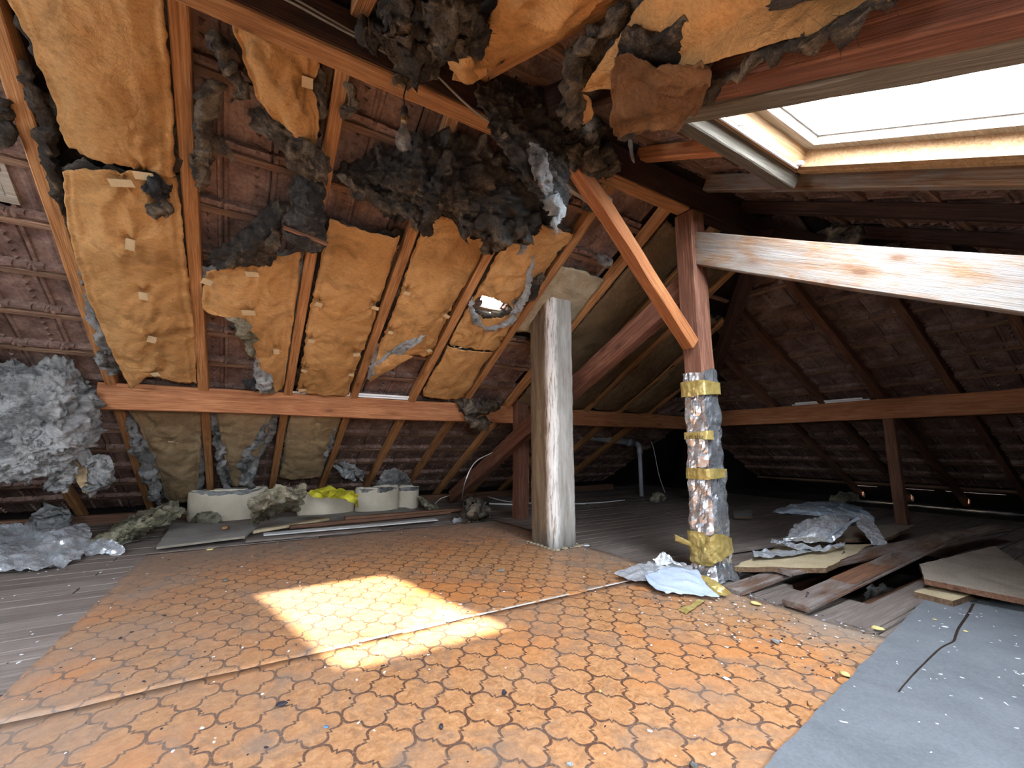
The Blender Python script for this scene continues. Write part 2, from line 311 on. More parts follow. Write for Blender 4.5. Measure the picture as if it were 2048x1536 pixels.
class MB:
    def __init__(s): s.v = []; s.f = []
    def box(s, x0, x1, y0, y1, z0, z1):
        k = len(s.v); s.v += [Vector((x, y, z)) for z in (z0, z1) for y in (y0, y1) for x in (x0, x1)]
        s.f += [(k,k+2,k+3,k+1),(k+4,k+5,k+7,k+6),(k,k+1,k+5,k+4),(k+2,k+6,k+7,k+3),(k,k+4,k+6,k+2),(k+1,k+3,k+7,k+5)]
    def hexa(s, p):      # 8 points, bottom ring then top ring
        k = len(s.v); s.v += [Vector(q) for q in p]
        s.f += [(k,k+3,k+2,k+1),(k+4,k+5,k+6,k+7),(k,k+1,k+5,k+4),(k+1,k+2,k+6,k+5),(k+2,k+3,k+7,k+6),(k+3,k,k+4,k+7)]
    def prism(s, pts, off):
        k = len(s.v); n = len(pts); s.v += [Vector(p) for p in pts]+[Vector(p)+Vector(off) for p in pts]
        s.f += [tuple(range(k, k+n))[::-1], tuple(range(k+n, k+2*n))]+[(k+i, k+(i+1) % n, k+n+(i+1) % n, k+n+i) for i in range(n)]
    def tube(s, path, r, n=8):
        path = [Vector(p) for p in path]; k = len(s.v); prev = None
        for i, p in enumerate(path):
            d = (path[min(i+1, len(path)-1)]-path[max(i-1, 0)]).normalized()
            a = d.cross(Vector((0,0,1)) if abs(d.z) < .9 else Vector((1,0,0))).normalized() if prev is None else (prev-d*prev.dot(d)).normalized()
            prev = a; b = d.cross(a); rr = r[i] if isinstance(r, (list, tuple)) else r
            for j in range(n):
                t = 2*math.pi*j/n; s.v.append(p+(a*math.cos(t)+b*math.sin(t))*rr)
        for i in range(len(path)-1):
            for j in range(n):
                s.f.append((k+i*n+j, k+i*n+(j+1) % n, k+(i+1)*n+(j+1) % n, k+(i+1)*n+j))
        s.f.append(tuple(k+j for j in range(n))[::-1]); e = k+(len(path)-1)*n; s.f.append(tuple(e+j for j in range(n)))
    def lathe(s, prof, c, n=16):
        k = len(s.v); c = Vector(c)
        for r, z in prof:
            for j in range(n):
                t = 2*math.pi*j/n; s.v.append(c+Vector((r*math.cos(t), r*math.sin(t), z)))
        for i in range(len(prof)-1):
            for j in range(n): s.f.append((k+i*n+j, k+i*n+(j+1) % n, k+(i+1)*n+(j+1) % n, k+(i+1)*n+j))
        s.f.append(tuple(k+j for j in range(n))[::-1]); e = k+(len(prof)-1)*n; s.f.append(tuple(e+j for j in range(n)))
    def build(s, name, mat, parent=None, smooth=False): return link(name, mesh(s.v, s.f, smooth), mat, parent)
def crom(p0, p1, p2, p3, t):
    return .5*((2*p1)+(p2-p0)*t+(2*p0-5*p1+4*p2-p3)*t*t+(3*p1-p0-3*p2+p3)*t*t*t)
def interp(lst, t):
    n = len(lst)-1; x = min(max(t, 0), 1)*n; i = min(int(x), n-1); f = x-i
    g = lambda k: lst[min(max(k, 0), n)]
    a, b = g(i), g(i+1); p0 = g(i-1) if i > 0 else a*2-b; p3 = g(i+2) if i+2 <= n else b*2-a
    return crom(p0, a, b, p3, f)
def smoothpath(pts, n): return [interp([Vector(p) for p in pts], i/(n-1)) for i in range(n)]

def beam(name, p0, p1, w, h, mat, upv=(0,0,1), parent=None, wob=.003, seed=0, cham=.007, taper=0):
    p0, p1 = Vector(p0), Vector(p1); ex = (p1-p0).normalized(); ez = Vector(upv); ez = (ez-ex*ez.dot(ex)).normalized(); ey = ez.cross(ex)
    L = (p1-p0).length; nr = max(2, int(L/.12)); vs, fs = [], []
    sec = [(-w/2+cham, -h/2), (w/2-cham, -h/2), (w/2, -h/2+cham), (w/2, h/2-cham), (w/2-cham, h/2), (-w/2+cham, h/2), (-w/2, h/2-cham), (-w/2, -h/2+cham)]
    for i in range(nr+1):
        x = L*i/nr; k = 1-taper*i/nr
        bow = Vector((0, fr(Vector((x*.5, seed*3.1, 0)), 1, 2)*wob*2.5, fr(Vector((x*.5, 9, seed*2.7)), 1, 2)*wob*2.5))
        for j, (a, b) in enumerate(sec):
            q = Vector((x*3, a*20+seed*7, b*20)); vs.append(Vector((x, a*k+fr(q, 1, 2)*wob, b*k+fr(q+Vector((5,5,5)), 1, 2)*wob))+bow)
    for i in range(nr):
        for j in range(8): fs.append((i*8+j, (i+1)*8+j, (i+1)*8+(j+1) % 8, i*8+(j+1) % 8))
    fs.append(tuple(range(8))); fs.append(tuple(nr*8+j for j in range(8))[::-1])
    mw = Matrix((ex, ey, ez)).transposed().to_4x4(); mw.translation = p0
    return link(name, mesh(vs, fs), mat, parent, mw)

def sheet(name, ctrl, mat, parent=None, nu=36, nv=36, thick=.004, amp=.01, freq=4, wrinkle=.006, wfreq=9, jag=.012, hole=None, seed=0, fluff=0, flen=.03, lump=0, toward=None, crumple=0, tears=0, flat=False, pins=(), fold=0):
    """a loose sheet or batt through a grid of control points (rows from top to bottom), with its own thickness"""
    rows = [[Vector(p) for p in r] for r in ctrl]; rnd = random.Random(seed+11); sv = Vector((seed*3.7, seed*1.9, seed*.7))
    G = [[interp([interp(r, u/nu) for r in rows], v/nv) for u in range(nu+1)] for v in range(nv+1)]
    ref = (toward if toward is not None else CAM); F, B = [], []
    for v in range(nv+1):
        for u in range(nu+1):
            p = G[v][u]; du = G[v][min(u+1, nu)]-G[v][max(u-1, 0)]; dv = G[min(v+1, nv)][u]-G[max(v-1, 0)][u]
            n = du.cross(dv)
            n = n.normalized() if n.length > 1e-9 else Vector((0,0,1))
            if n.dot(ref-p) < 0: n = -n
            a, b = u/nu, v/nv; eu = min(a, 1-a); ev = min(b, 1-b); q = p+sv
            p = p.copy()
            if jag:
                if eu < .12: p += du.normalized()*(1 if a > .5 else -1)*fr(q, 14, 4)*jag*(1-eu/.12)
                if ev < .12: p += dv.normalized()*(1 if b > .5 else -1)*(fr(q, 11, 4)+(rnd.random()-.5)*.3)*jag*1.6*(1-ev/.12)
            hgt = amp*fr(q, freq, 4)+wrinkle*(1-2.2*abs(noise.noise(Vector((q.x*wfreq, q.y*wfreq*.45, q.z*wfreq*.45))+fr(q, 3, 2)*Vector((1,1,1)))))
            for pin in pins:
                dp = p-pin; L2 = dp.length
                if L2 < .4:
                    e1 = dp.dot(du.normalized()); e2 = dp.dot(dv.normalized()); th = math.atan2(e2, e1)
                    hgt += -.030*math.exp(-(L2/.055)**2)+.011*math.exp(-(L2/.17)**2)*math.sin(th*7+pin.x*9)*(abs(math.sin(th))+.25)
            if fold and eu < .16: hgt += fold*math.sin(eu*75+fr(q, 2, 2)*3)*(1-eu/.16)
            if crumple:
                dd, _ = noise.voronoi(q*crumple[1]); hgt += crumple[0]*(dd[1]-dd[0]-.3)
            if lump:
                hgt += lump*(noise.turbulence(q*9, 4, True)-.6)+lump*.5*fr(q, 30, 3)
                if lump > .025: p = p+tv(q*14, 3)*lump*.32+tv(q*40, 2)*lump*.22
            pf = p+n*hgt; taper = 1.0 if thick < .02 else min(1.0, .25+min(eu*8, ev*8))
            F.append(pf); B.append(pf-n*thick*taper*(1+(.5*fr(q, 12, 3) if thick > .02 else 0)))
    vs = F+B; N = len(F); W1 = nu+1; keep = {}
    def inside(u, v):
        if hole is None: return False
        (cu, cv, ru, rv) = hole; a, b = (u+.5)/nu, (v+.5)/nv
        k = 1+.35*noise.noise(Vector((a*14, b*14, seed)))
        return ((a-cu)/ru)**2+((b-cv)/rv)**2 < k
    fs = []
    for v in range(nv):
        for u in range(nu):
            if inside(u, v): keep[(u, v)] = False; continue
            if tears and min(u, nu-1-u, v, nv-1-v) < 2 and rnd.random() < tears: keep[(u, v)] = False; continue
            keep[(u, v)] = True
    for (u, v), kf in keep.items():
        if not kf: continue
        a, b, c, d = v*W1+u, v*W1+u+1, (v+1)*W1+u+1, (v+1)*W1+u
        fs.append((a, d, c, b)); fs.append((a+N, b+N, c+N, d+N))
        for (uu, vv, p, q) in ((u, v-1, a, b), (u+1, v, b, c), (u, v+1, c, d), (u-1, v, d, a)):
            if not keep.get((uu, vv), False): fs.append((p, q, q+N, p+N))
    if fluff:
        nb = len(F)
        for i in range(fluff):
            if rnd.random() < .6:
                side = rnd.randrange(4); t = rnd.random()
                u, v = ((0, int(t*nv)), (nu, int(t*nv)), (int(t*nu), 0), (int(t*nu), nv))[side]
            else: u, v = rnd.randrange(nu+1), rnd.randrange(nv+1)
            p = vs[v*W1+u]; c = G[nv//2][nu//2]; out = (p-c).normalized()*.5+Vector((rnd.gauss(0, 1), rnd.gauss(0, 1), rnd.gauss(-.4, 1)))*.6
            L = flen*(.3+rnd.random()**2*1.4); w = Vector((rnd.gauss(0, 1), rnd.gauss(0, 1), rnd.gauss(0, 1))).normalized()*flen*.016
            o = p+Vector((rnd.gauss(0, .01), rnd.gauss(0, .01), rnd.gauss(0, .01))); k = len(vs)
            mid = o+out*L*.5+Vector((rnd.gauss(0, 1), rnd.gauss(0, 1), rnd.gauss(0, 1)))*L*.2
            vs += [o-w, o+w, mid+w*.7, mid-w*.7, o+out*L]; fs += [(k, k+1, k+2, k+3), (k+3, k+2, k+4)]
    return link(name, mesh(vs, fs, smooth=not flat), mat, parent)

def blob(name, path, radii, mat, parent=None, lump=.03, seed=0, squash=(1,1,1), fluff=300, flen=.026, nseg=26, nring=44):
    """a lumpy roll of wool along a path"""
    path = [Vector(p) for p in path]; vs, fs = [], []; rnd = random.Random(seed+5); sv = Vector((seed*1.3, seed*4.1, seed)); prev = None
    for i in range(nring+1):
        t = i/nring; p = interp(path, t); d = (interp(path, min(t+.02, 1))-interp(path, max(t-.02, 0))).normalized()
        r = interp([Vector((x, 0, 0)) for x in radii], t).x
        a = d.cross(Vector((0,0,1)) if abs(d.z) < .95 else Vector((1,0,0))).normalized() if prev is None else (prev-d*prev.dot(d)).normalized(); prev = a; b = d.cross(a)
        r *= math.sqrt(max(.05, 1-(2*t-1)**6))
        for j in range(nseg):
            an = 2*math.pi*j/nseg; e = a*math.cos(an)+b*math.sin(an); q = p+e*r+sv
            rr = r*(1+.35*fr(q, 5, 3))+lump*(noise.turbulence(q*10, 4, True)-.6)
            w = e*max(rr, .004); pp = p+Vector((w.x*squash[0], w.y*squash[1], w.z*squash[2]))
            if r > .02:
                pp += tv((p+sv)*7, 3)*r*.75+tv((pp+sv)*16, 3)*r*.55+tv((pp+sv)*42, 2)*r*.22
            vs.append(pp)
    for i in range(nring):
        for j in range(nseg): fs.append((i*nseg+j, i*nseg+(j+1) % nseg, (i+1)*nseg+(j+1) % nseg, (i+1)*nseg+j))
    fs.append(tuple(range(nseg))[::-1]); fs.append(tuple(nring*nseg+j for j in range(nseg)))
    for i in range(fluff):
        k0 = rnd.randrange(len(vs)-1) if i == 0 else rnd.randrange((nring+1)*nseg); p = vs[k0]
        c = interp(path, (k0//nseg)/nring); out = (p-c).normalized()*.7+Vector((rnd.gauss(0, 1), rnd.gauss(0, 1), rnd.gauss(-.4, 1)))*.6
        L = flen*(.3+rnd.random()**2*1.4); w = Vector((rnd.gauss(0, 1), rnd.gauss(0, 1), rnd.gauss(0, 1))).normalized()*flen*.016; k = len(vs)
        mid = p+out*L*.5+Vector((rnd.gauss(0, 1), rnd.gauss(0, 1), rnd.gauss(0, 1)))*L*.2
        vs += [p-w, p+w, mid+w*.7, mid-w*.7, p+out*L]; fs += [(k, k+1, k+2, k+3), (k+3, k+2, k+4)]
    return link(name, mesh(vs, fs, smooth=True), mat, parent)

def slab_holes(x0, x1, s0, s1, holes, fn, n0, n1):
    """a flat slab in roof coordinates with rectangular openings"""
    xs = sorted({x0, x1, *[h[0] for h in holes], *[h[1] for h in holes]}); ss = sorted({s0, s1, *[h[2] for h in holes], *[h[3] for h in holes]}); b = MB()
    for i in range(len(xs)-1):
        for j in range(len(ss)-1):
            cx, cy = (xs[i]+xs[i+1])/2, (ss[j]+ss[j+1])/2
            if any(h[0] < cx < h[1] and h[2] < cy < h[3] for h in holes): continue
            q = [(xs[i], ss[j]), (xs[i+1], ss[j]), (xs[i+1], ss[j+1]), (xs[i], ss[j+1])]
            b.hexa([fn(x, s, n0) for x, s in q]+[fn(x, s, n1) for x, s in q])
    return b

# ---------------------------------------------------------------- floor
b = MB(); VOID = (3.4, 5.6, 1.28, 2.0)
for (x0, x1, y0, y1) in ((-4.6, VOID[0], -5.4, 9.8), (VOID[1], 11.8, -5.4, 9.8), (VOID[0], VOID[1], -5.4, VOID[2]), (VOID[0], VOID[1], VOID[3], 9.8)): b.box(x0, x1, y0, y1, -.10, -.03)
b.box(VOID[0]-.3, VOID[1]+.3, VOID[2]-.3, VOID[3]+.3, -.36, -.30)
for (x0, x1, y0, y1) in ((VOID[0]-.3, VOID[0]-.24, VOID[2]-.3, VOID[3]+.3), (VOID[1]+.24, VOID[1]+.3, VOID[2]-.3, VOID[3]+.3), (VOID[0]-.24, VOID[1]+.24, VOID[2]-.3, VOID[2]-.24), (VOID[0]-.24, VOID[1]+.24, VOID[3]+.24, VOID[3]+.3)): b.box(x0, x1, y0, y1, -.30, -.10)
floor = tag(b.build('floor', M['void']), 'dusty wooden attic floor of long grey boards around the patterned linoleum', None, None, 'structure')
LINO = (-.80, 2.93, -1.2, 5.30); PW = .165; rnd = random.Random(3); proto = {}
def plank_mesh(L, w):
    k = (round(L, 1), round(w, 3))
    if k not in proto:
        q = MB(); c = .004
        q.hexa([(0,0,-.03),(k[0]-.004,0,-.03),(k[0]-.004,w,-.03),(0,w,-.03),(c,c,0),(k[0]-.004-c,c,0),(k[0]-.004-c,w-c,0),(c,w-c,0)])
        me = mesh(q.v, q.f); me.materials.append(M['plankgrey']); proto[k] = me
    return proto[k]
def add_plank(x, y, L, w=PW-.004):
    o = bpy.data.objects.new('plank', plank_mesh(L, w)); COL.objects.link(o); o.parent = floor; o.location = (x, y, rnd.uniform(-.003, .001))
y = -.4
while y < 8.2:
    segs = []
    if y+PW > LINO[2] and y < LINO[3]-.02:
        segs.append((-3.2, LINO[0]+.1)); segs.append((LINO[1]-.06, 9.0 if y > -.1 else 5.0))
    else: segs.append((-3.2, 9.0))
    for (a, e) in segs:
        x = a; first = True
        while x < e-.05:
            L = min(rnd.choice((1.6, 2.0, 2.4, 2.8)) if not first else rnd.choice((1.0, 1.5, 2.2)), e-x); first = False
            L = round(L, 1)
            if L < .15: break
            inv = (VOID[2]-.04 < y+PW/2 < VOID[3] and x+L > VOID[0]-.0 and x < VOID[1])
            if inv:
                if x < VOID[0]-.35: add_plank(x, y, round(VOID[0]-x+rnd.choice((0, .1)), 1))
                if x+L > VOID[1]+.35: add_plank(VOID[1], y, round(x+L-VOID[1], 1))
            else: add_plank(x, y, L)
            x += L
    y += PW
for yj in (1.40, 1.86):
    o = beam('joist', (VOID[0]-.1, yj, -.14), (VOID[1]+.1, yj, -.14), .07, .12, M['brownboard'], parent=floor)

def lino_sheet(x0, x1, y0, y1, seed, name, label, notch=None):
    nx, ny = 60, 60; vs, fs = [], []
    for j in range(ny+1):
        for i in range(nx+1):
            x, yy = x0+(x1-x0)*i/nx, y0+(y1-y0)*j/ny; e = min(j, ny-j)/ny
            if i in (0, nx): x += .012*fr(Vector((yy*3, seed, 0)), 1, 3)+(.05*fr(Vector((yy*1.2, 3, seed)), 1, 3) if i == nx else 0)
            z = .004+.004*fr(Vector((x, yy, seed)), 1.6, 3)+.005*max(0, fr(Vector((x*.7, yy*2.4, 4)), 1.1, 2))+(.008*max(0, fr(Vector((x*2, 0, seed)), 1, 2)) if e == 0 else 0)
            vs.append(Vector((x, yy, max(z, .002))))
    n = len(vs); vs += [Vector((v.x, v.y, 0.0)) for v in vs]; W1 = nx+1
    kept = set()
    for j in range(ny):
        for i in range(nx):
            cx, cy = x0+(x1-x0)*(i+.5)/nx, y0+(y1-y0)*(j+.5)/ny
            if notch and notch[0] < cx < notch[1] and notch[2] < cy < notch[3]: continue
            kept.add((i, j))
    for (i, j) in kept:
        a, b2, c, d = j*W1+i, j*W1+i+1, (j+1)*W1+i+1, (j+1)*W1+i; fs.append((a, b2, c, d))
        for (ii, jj, p, q) in ((i, j-1, a, b2), (i+1, j, b2, c), (i, j+1, c, d), (i-1, j, d, a)):
            if (ii, jj) not in kept: fs.append((q, p, p+n, q+n))
    return tag(link(name, mesh(vs, fs, True), M['lino']), label, 'floor covering', 'patterned linoleum sheets')
CH = (2.585, 2.885, 3.51, 3.90)
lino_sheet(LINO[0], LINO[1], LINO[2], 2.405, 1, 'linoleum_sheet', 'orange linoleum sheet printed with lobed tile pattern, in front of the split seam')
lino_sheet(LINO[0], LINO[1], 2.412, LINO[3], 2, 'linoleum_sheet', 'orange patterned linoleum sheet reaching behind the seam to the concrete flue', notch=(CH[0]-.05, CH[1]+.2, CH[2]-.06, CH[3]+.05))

# ---------------------------------------------------------------- roof slopes: underlay, battens and tiles
WIN1 = (1.84, 2.895, 1.10, 2.31)            # skylight in the slope over the camera: x0 x1 s0 s1 (opening)
FILL_WIN4 = (-.7, 1.5, 3.4, 4.8)  # unseen roof window added behind the photographer for fill light
FILL_WIN3 = (-3.0, -1.7, 1.3, 2.7) 
           # its unseen twin, added behind the photographer as fill light
WIN2 = (-2.2, -1.47, .95, 1.76)          # roof window in the far slope, at the edge of the picture
HOLEA = (1.96, 2.24, 1.84, 2.10)          # slipped tile that lets daylight in
SMAX = 6.9
def hip_ext(b, fn):
    q = [(XA, -.13), (XA+.02, -.13), (XA+8*CS+.12, 8.0), (XA, 8.0)]; b.hexa([fn(x, t, -.235) for x, t in q]+[fn(x, t, -.215) for x, t in q])
b = slab_holes(-4.5, XA, -.13, 8.0, [WIN2, HOLEA], Apt, -.235, -.215); hip_ext(b, Apt)
ceilA = tag(b.build('ceiling', M['roofback']), 'tiled roof slope across the room with battens and clay tiles', None, None, 'structure')
b = slab_holes(-4.5, XA, -.13, 8.0, [WIN1, FILL_WIN3, FILL_WIN4], Cpt, -.235, -.215); hip_ext(b, Cpt)
ceilC = tag(b.build('ceiling', M['roofback']), 'tiled roof slope that holds the open skylight', None, None, 'structure')
b = MB()
def dstrip(s0, s1, y0=None, y1=None):
    w0, w1 = s0*CS+.12, s1*CS+.12; q = [(YR-w0 if y0 is None else y0, s0), (YR+w0 if y1 is None else y1, s0), (YR+w1 if y1 is None else y1, s1), (YR-w1 if y0 is None else y0, s1)]
    b.hexa([Dpt(y, t, -.235) for y, t in q]+[Dpt(y, t, -.215) for y, t in q])
dstrip(-.1, 6.75); dstrip(6.764, 8.0); dstrip(6.75, 6.764, None, 1.85); dstrip(6.75, 6.764, 2.55, 2.7); dstrip(6.75, 6.764, 3.3, 3.5); dstrip(6.75, 6.764, 3.95, None)   # thin slits of daylight at the eave
ceilD = tag(b.build('ceiling', M['roofback']), 'dark hipped roof slope behind the foil-wrapped post', None, None, 'structure')
FILL_GW = (1.6, 2.5, .9, 1.8)                 # added casement for fill light in the gable wall, unseen past the left edge
b = MB()
for (y0, y1, z0, z1) in ((-5.4, FILL_GW[0], -.1, 3.7), (FILL_GW[1], 9.8, -.1, 3.7), (FILL_GW[0], FILL_GW[1], -.1, FILL_GW[2]), (FILL_GW[0], FILL_GW[1], FILL_GW[3], 3.7)): b.box(-4.6, -4.5, y0, y1, z0, z1)
tag(b.build('wall_left', M['plaster']), None, None, None, 'structure')

TW, TG = .285, .45
def tile_mesh():
    b = MB()          # local: x across, y down the slope, z into the room
    prof = [(0, -.004), (.012, .014), (.03, .014), (.04, .002), (.10, .0), (.115, .005), (.135, .005), (.15, .0), (.25, .0), (.258, .010), (.274, .010), (.285, -.006)]
    ys = [(-.07, .0), (-.068, .046), (-.045, .058), (-.03, .056), (-.018, .032), (.0, .028), (.40, .004), (.44, -.012)]
    for (yy, zz) in ys:
        for (x, z) in prof: b.v.append(Vector((x+.002, yy, z+zz)))
    n = len(prof)
    for j in range(len(ys)-1):
        for i in range(n-1): b.f.append((j*n+i, j*n+i+1, (j+1)*n+i+1, (j+1)*n+i))
    for k in range(5):                      # the notched rib down the pan
        y0 = .05+k*.075; q = len(b.v); x0 = .185
        zz = .030-y0*.06; b.v += [Vector((x0-.012, y0, zz-.012)), Vector((x0+.04, y0+.008, zz-.012)), Vector((x0+.004, y0+.068, zz-.014)), Vector((x0+.022, y0+.014, zz+.022))]
        b.f += [(q, q+1, q+3), (q+1, q+2, q+3), (q+2, q, q+3)]
    b.box(.09, .19, -.075, -.05, .03, .07); b.box(.02, .07, -.078, -.055, .03, .064); b.box(.215, .265, -.076, -.055, .03, .066)     # hanging lugs
    me = mesh(b.v, b.f); me.materials.append(M['tile']); return me
TILE = tile_mesh()
def frame(fn, a, s, n):
    o = fn(a, s, n); ex = (fn(a+1, s, n)-o); es = (fn(a, s+1, n)-o); en = (fn(a, s, n+1)-o)
    mw = Matrix((ex, es, en)).transposed().to_4x4(); mw.translation = o; return mw
def tiles(ceil, fn, a0, a1, s0, s1, ok, off=0.0, cap=300):
    spots = []; r = random.Random(int(a0*10)+int(s1*7)); j = int(s0/TG)
    while j*TG < s1:
        i = 0
        while a0+i*TW < a1:
            a, s = a0+i*TW+off*(j % 2), j*TG+.12
            if ok(a+TW/2, s+TG/2): spots.append((a, s))
            i += 1
        j += 1
    spots.sort(key=lambda q: (fn(q[0], q[1], -.15)-CAM).length); rest = MB()
    for k, (a, s) in enumerate(spots):
        mw = frame(fn, a+r.uniform(-.004, .004), s+r.uniform(-.008, .008), -.165+r.uniform(-.004, .004)) @ Matrix.Rotation(math.radians(r.uniform(-.8, .8)), 4, 'Z')
        if k < cap:
            o = bpy.data.objects.new('roof_tile', TILE); COL.objects.link(o); o.matrix_world = mw; o.parent = ceil
        else:
            q = len(rest.v); rest.v += [mw @ v.co for v in TILE.vertices]; rest.f += [tuple(q+i for i in p.vertices) for p in TILE.polygons]
    if rest.v: tag(rest.build('roof_tiles', M['tile'], ceil), kind='stuff')
def okA(x, s):
    if WIN2[0]-.1 < x < WIN2[1]+.1 and WIN2[2]-.15 < s < WIN2[3]+.1: return False
    if HOLEA[0]-.02 < x < HOLEA[1]+.02 and HOLEA[2]-.1 < s < HOLEA[3]+.1: return False
    if 2.5 < x < 2.95 and 1.45 < s < 2.15: return False
    if x-XA > s*CS-.15: return False
    if -1.15 < x < -.55 and s < 3.2: return False
    if .35 < x < .9 and 1.9 < s < 5.6: return False
    if 1.0 < x < 1.65 and .5 < s < 2.4: return False
    if 1.75 < x < 2.35 and .6 < s < 1.7: return False
    if x > 3.2 and s < 3.1: return False
    return True
tiles(ceilA, Apt, -2.9, 7.4, 0, 6.6, okA)
def okC(x, s):
    if WIN1[0]-.08 < x < WIN1[1]+.08 and WIN1[2]-.30 < s < WIN1[3]+.3: return False
    if x-XA > s*CS-.15 or s < .0: return False
    return x > .2
tiles(ceilC, Cpt, .2, 7.0, 0, 3.2, okC)
tiles(ceilD, Dpt, -1.8, 5.4, 0, 5.95, lambda yy, s: abs(yy-YR) < s*CS-.1)
def battens(ceil, fn, a0, a1, s1, skip=None, hip=None):
    j = 0
    while j*TG < s1:
        s = j*TG+.135; x0, x1 = a0, a1
        if hip == 'A': x1 = min(a1, XA+s*CS)
        if hip == 'D': x0, x1 = max(a0, YR-s*CS), min(a1, YR+s*CS)
        spans = [(x0, x1)]
        if skip:
            for (h0, h1, h2, h3) in skip:
                if h2-.06 < s < h3+.06: spans = [t for (p, q) in spans for t in ((p, min(q, h0)), (max(p, h1), q)) if t[1]-t[0] > .1]
        for (p, q) in spans: beam('batten', fn(p, s, -.125), fn(q, s, -.125), .05, .035, M['batten'], upv=fn(0, 0, 1)-fn(0, 0, 0), parent=ceil, seed=j, cham=.003)
        j += 1
battens(ceilA, Apt, -3.0, 7.6, 6.6, [WIN2, (2.5, 2.97, 1.4, 2.2)], 'A')
battens(ceilC, Cpt, -.5, 7.0, 3.2, [(WIN1[0]-.06, WIN1[1]+.06, WIN1[2]-.1, WIN1[3]+.2)], 'A')
battens(ceilD, Dpt, -2.0, 5.6, 6.4, None, 'D')

# ---------------------------------------------------------------- timbers
def timber(name, label, cat, group, *a, **k): return tag(beam(name, *a, **k), label, cat, group)
NA = Apt(0,0,1)-Apt(0,0,0); NC = Cpt(0,0,1)-Cpt(0,0,0); ND = Dpt(0,0,1)-Dpt(0,0,0)
RW, RH = .085, .10
AX = [(-1.95, 'pale pine rafter at the far left edge beside the small roof window'),
      (-1.21, 'orange pine rafter leaning at the left edge of the long papered batts'),
      (-.50, 'orange pine rafter standing almost upright in the picture left of torn grey wool'),
      (.27, 'orange pine rafter meeting the ridge beam left of the light bulb'),
      (.97, 'orange pine rafter between the two widest intact kraft paper batts'),
      (1.69, 'orange pine rafter just left of the ragged daylight hole'),
      (2.42, 'pine rafter running down behind the left side of the concrete flue'),
      (3.13, 'pine rafter along the right edge of the cement plate at the flue'),
      (3.88, 'dark rafter behind the diagonal brace, next to the flue side papers'),
      (4.62, 'dark rafter behind the post, first past the ridge end on the papered slope'),
      (5.36, 'dark rafter second past the ridge end on the papered slope'),
      (6.10, 'short dark rafter nearest the roof corner on the papered slope')]
for i, (x, lab) in enumerate(AX):
    s0 = max(.0, (x-XA)/CS+.05)
    timber('rafter', lab, 'rafter', 'rafters of the far slope', Apt(x, s0, -RH/2), Apt(x, 6.85, -RH/2), RW, RH, M['rafter'], upv=NA, seed=i+1)
for i, (x, s1, mt, lab) in enumerate([(.30, 3.6, 'rafter', 'rafter overhead at the top edge left of the torn paper end'), (1.03, 3.6, 'rafter', 'orange rafter overhead between the two sagging ceiling papers'),
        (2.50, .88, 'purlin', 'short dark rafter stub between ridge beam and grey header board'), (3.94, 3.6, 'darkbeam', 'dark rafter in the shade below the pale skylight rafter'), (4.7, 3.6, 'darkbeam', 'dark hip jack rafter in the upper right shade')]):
    s0 = max(0, (x-XA)/CS+.05)
    timber('rafter', lab, 'rafter', 'rafters of the near slope', Cpt(x, s0, -RH/2), Cpt(x, s1, -RH/2), RW, RH, M[mt], upv=NC, seed=i+31)
timber('rafter', 'rough grey brown trimmer board along the upper edge of the bright skylight', 'rafter', 'rafters of the near slope', Cpt(1.515, 1.12, .09), Cpt(1.515, 3.9, .09), .115, .26, M['header'], upv=NC, seed=41, wob=.007)
timber('rafter', 'orange lit rafter doubled against the trimmer board by the skylight', 'rafter', 'rafters of the near slope', Cpt(1.40, 1.15, .165), Cpt(1.40, 3.9, .165), .11, .11, M['post'], upv=NC, seed=43, wob=.005)
timber('rafter', 'dark rafter above the orange lit one beside the skylight', 'rafter', 'rafters of the near slope', Cpt(1.44, .0, .0), Cpt(1.44, 3.9, .0), .04, .2, M['darkbeam'], upv=NC, seed=44)
timber('rafter', 'weathered pale rafter running below the skylight to the post head', 'rafter', 'rafters of the near slope', Cpt(3.22, .12, -.05), Cpt(3.22, 3.6, -.05), .08, .13, M['weathered'], upv=NC, seed=42)
for i, y in enumerate((3.75, 3.03, 2.31, 1.59, .87, .15, -.57)):
    lab = ['dark hip end rafter closest behind the foil-wrapped post', 'hip end rafter coming down just right of the post', 'hip end rafter in the middle of the dark tiled slope', 'hip end rafter ending near the white rail on the purlin', 'hip end rafter over the pile of boards', 'hip end rafter at the right picture edge', 'hip end rafter hidden deepest in the right-hand shade'][i]
    if i > 4: continue
    s0 = abs(y-YR)/CS+.06
    timber('rafter', lab, 'rafter', 'rafters of the hip end', Dpt(y, s0, -RH/2), Dpt(y, 6.85, -RH/2), RW, RH, M['brownboard'], upv=ND, seed=51+i)
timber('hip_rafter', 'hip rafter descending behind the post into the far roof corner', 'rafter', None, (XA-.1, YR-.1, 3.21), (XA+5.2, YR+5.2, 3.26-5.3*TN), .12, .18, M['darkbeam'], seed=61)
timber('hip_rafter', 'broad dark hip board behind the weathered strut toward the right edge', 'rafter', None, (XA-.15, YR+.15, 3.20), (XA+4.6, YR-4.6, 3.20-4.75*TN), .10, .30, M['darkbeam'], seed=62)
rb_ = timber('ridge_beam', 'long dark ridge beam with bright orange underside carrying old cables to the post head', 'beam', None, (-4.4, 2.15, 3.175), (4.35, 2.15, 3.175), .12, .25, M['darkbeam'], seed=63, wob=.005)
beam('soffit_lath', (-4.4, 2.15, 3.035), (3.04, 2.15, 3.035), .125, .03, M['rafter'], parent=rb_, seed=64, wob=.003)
timber('purlin', 'long red brown purlin crossing the far slope at head height', 'beam', None, (-1.30, 5.37, 1.475), (7.45, 5.37, 1.475), .13, .25, M['purlin'], seed=64, wob=.004)
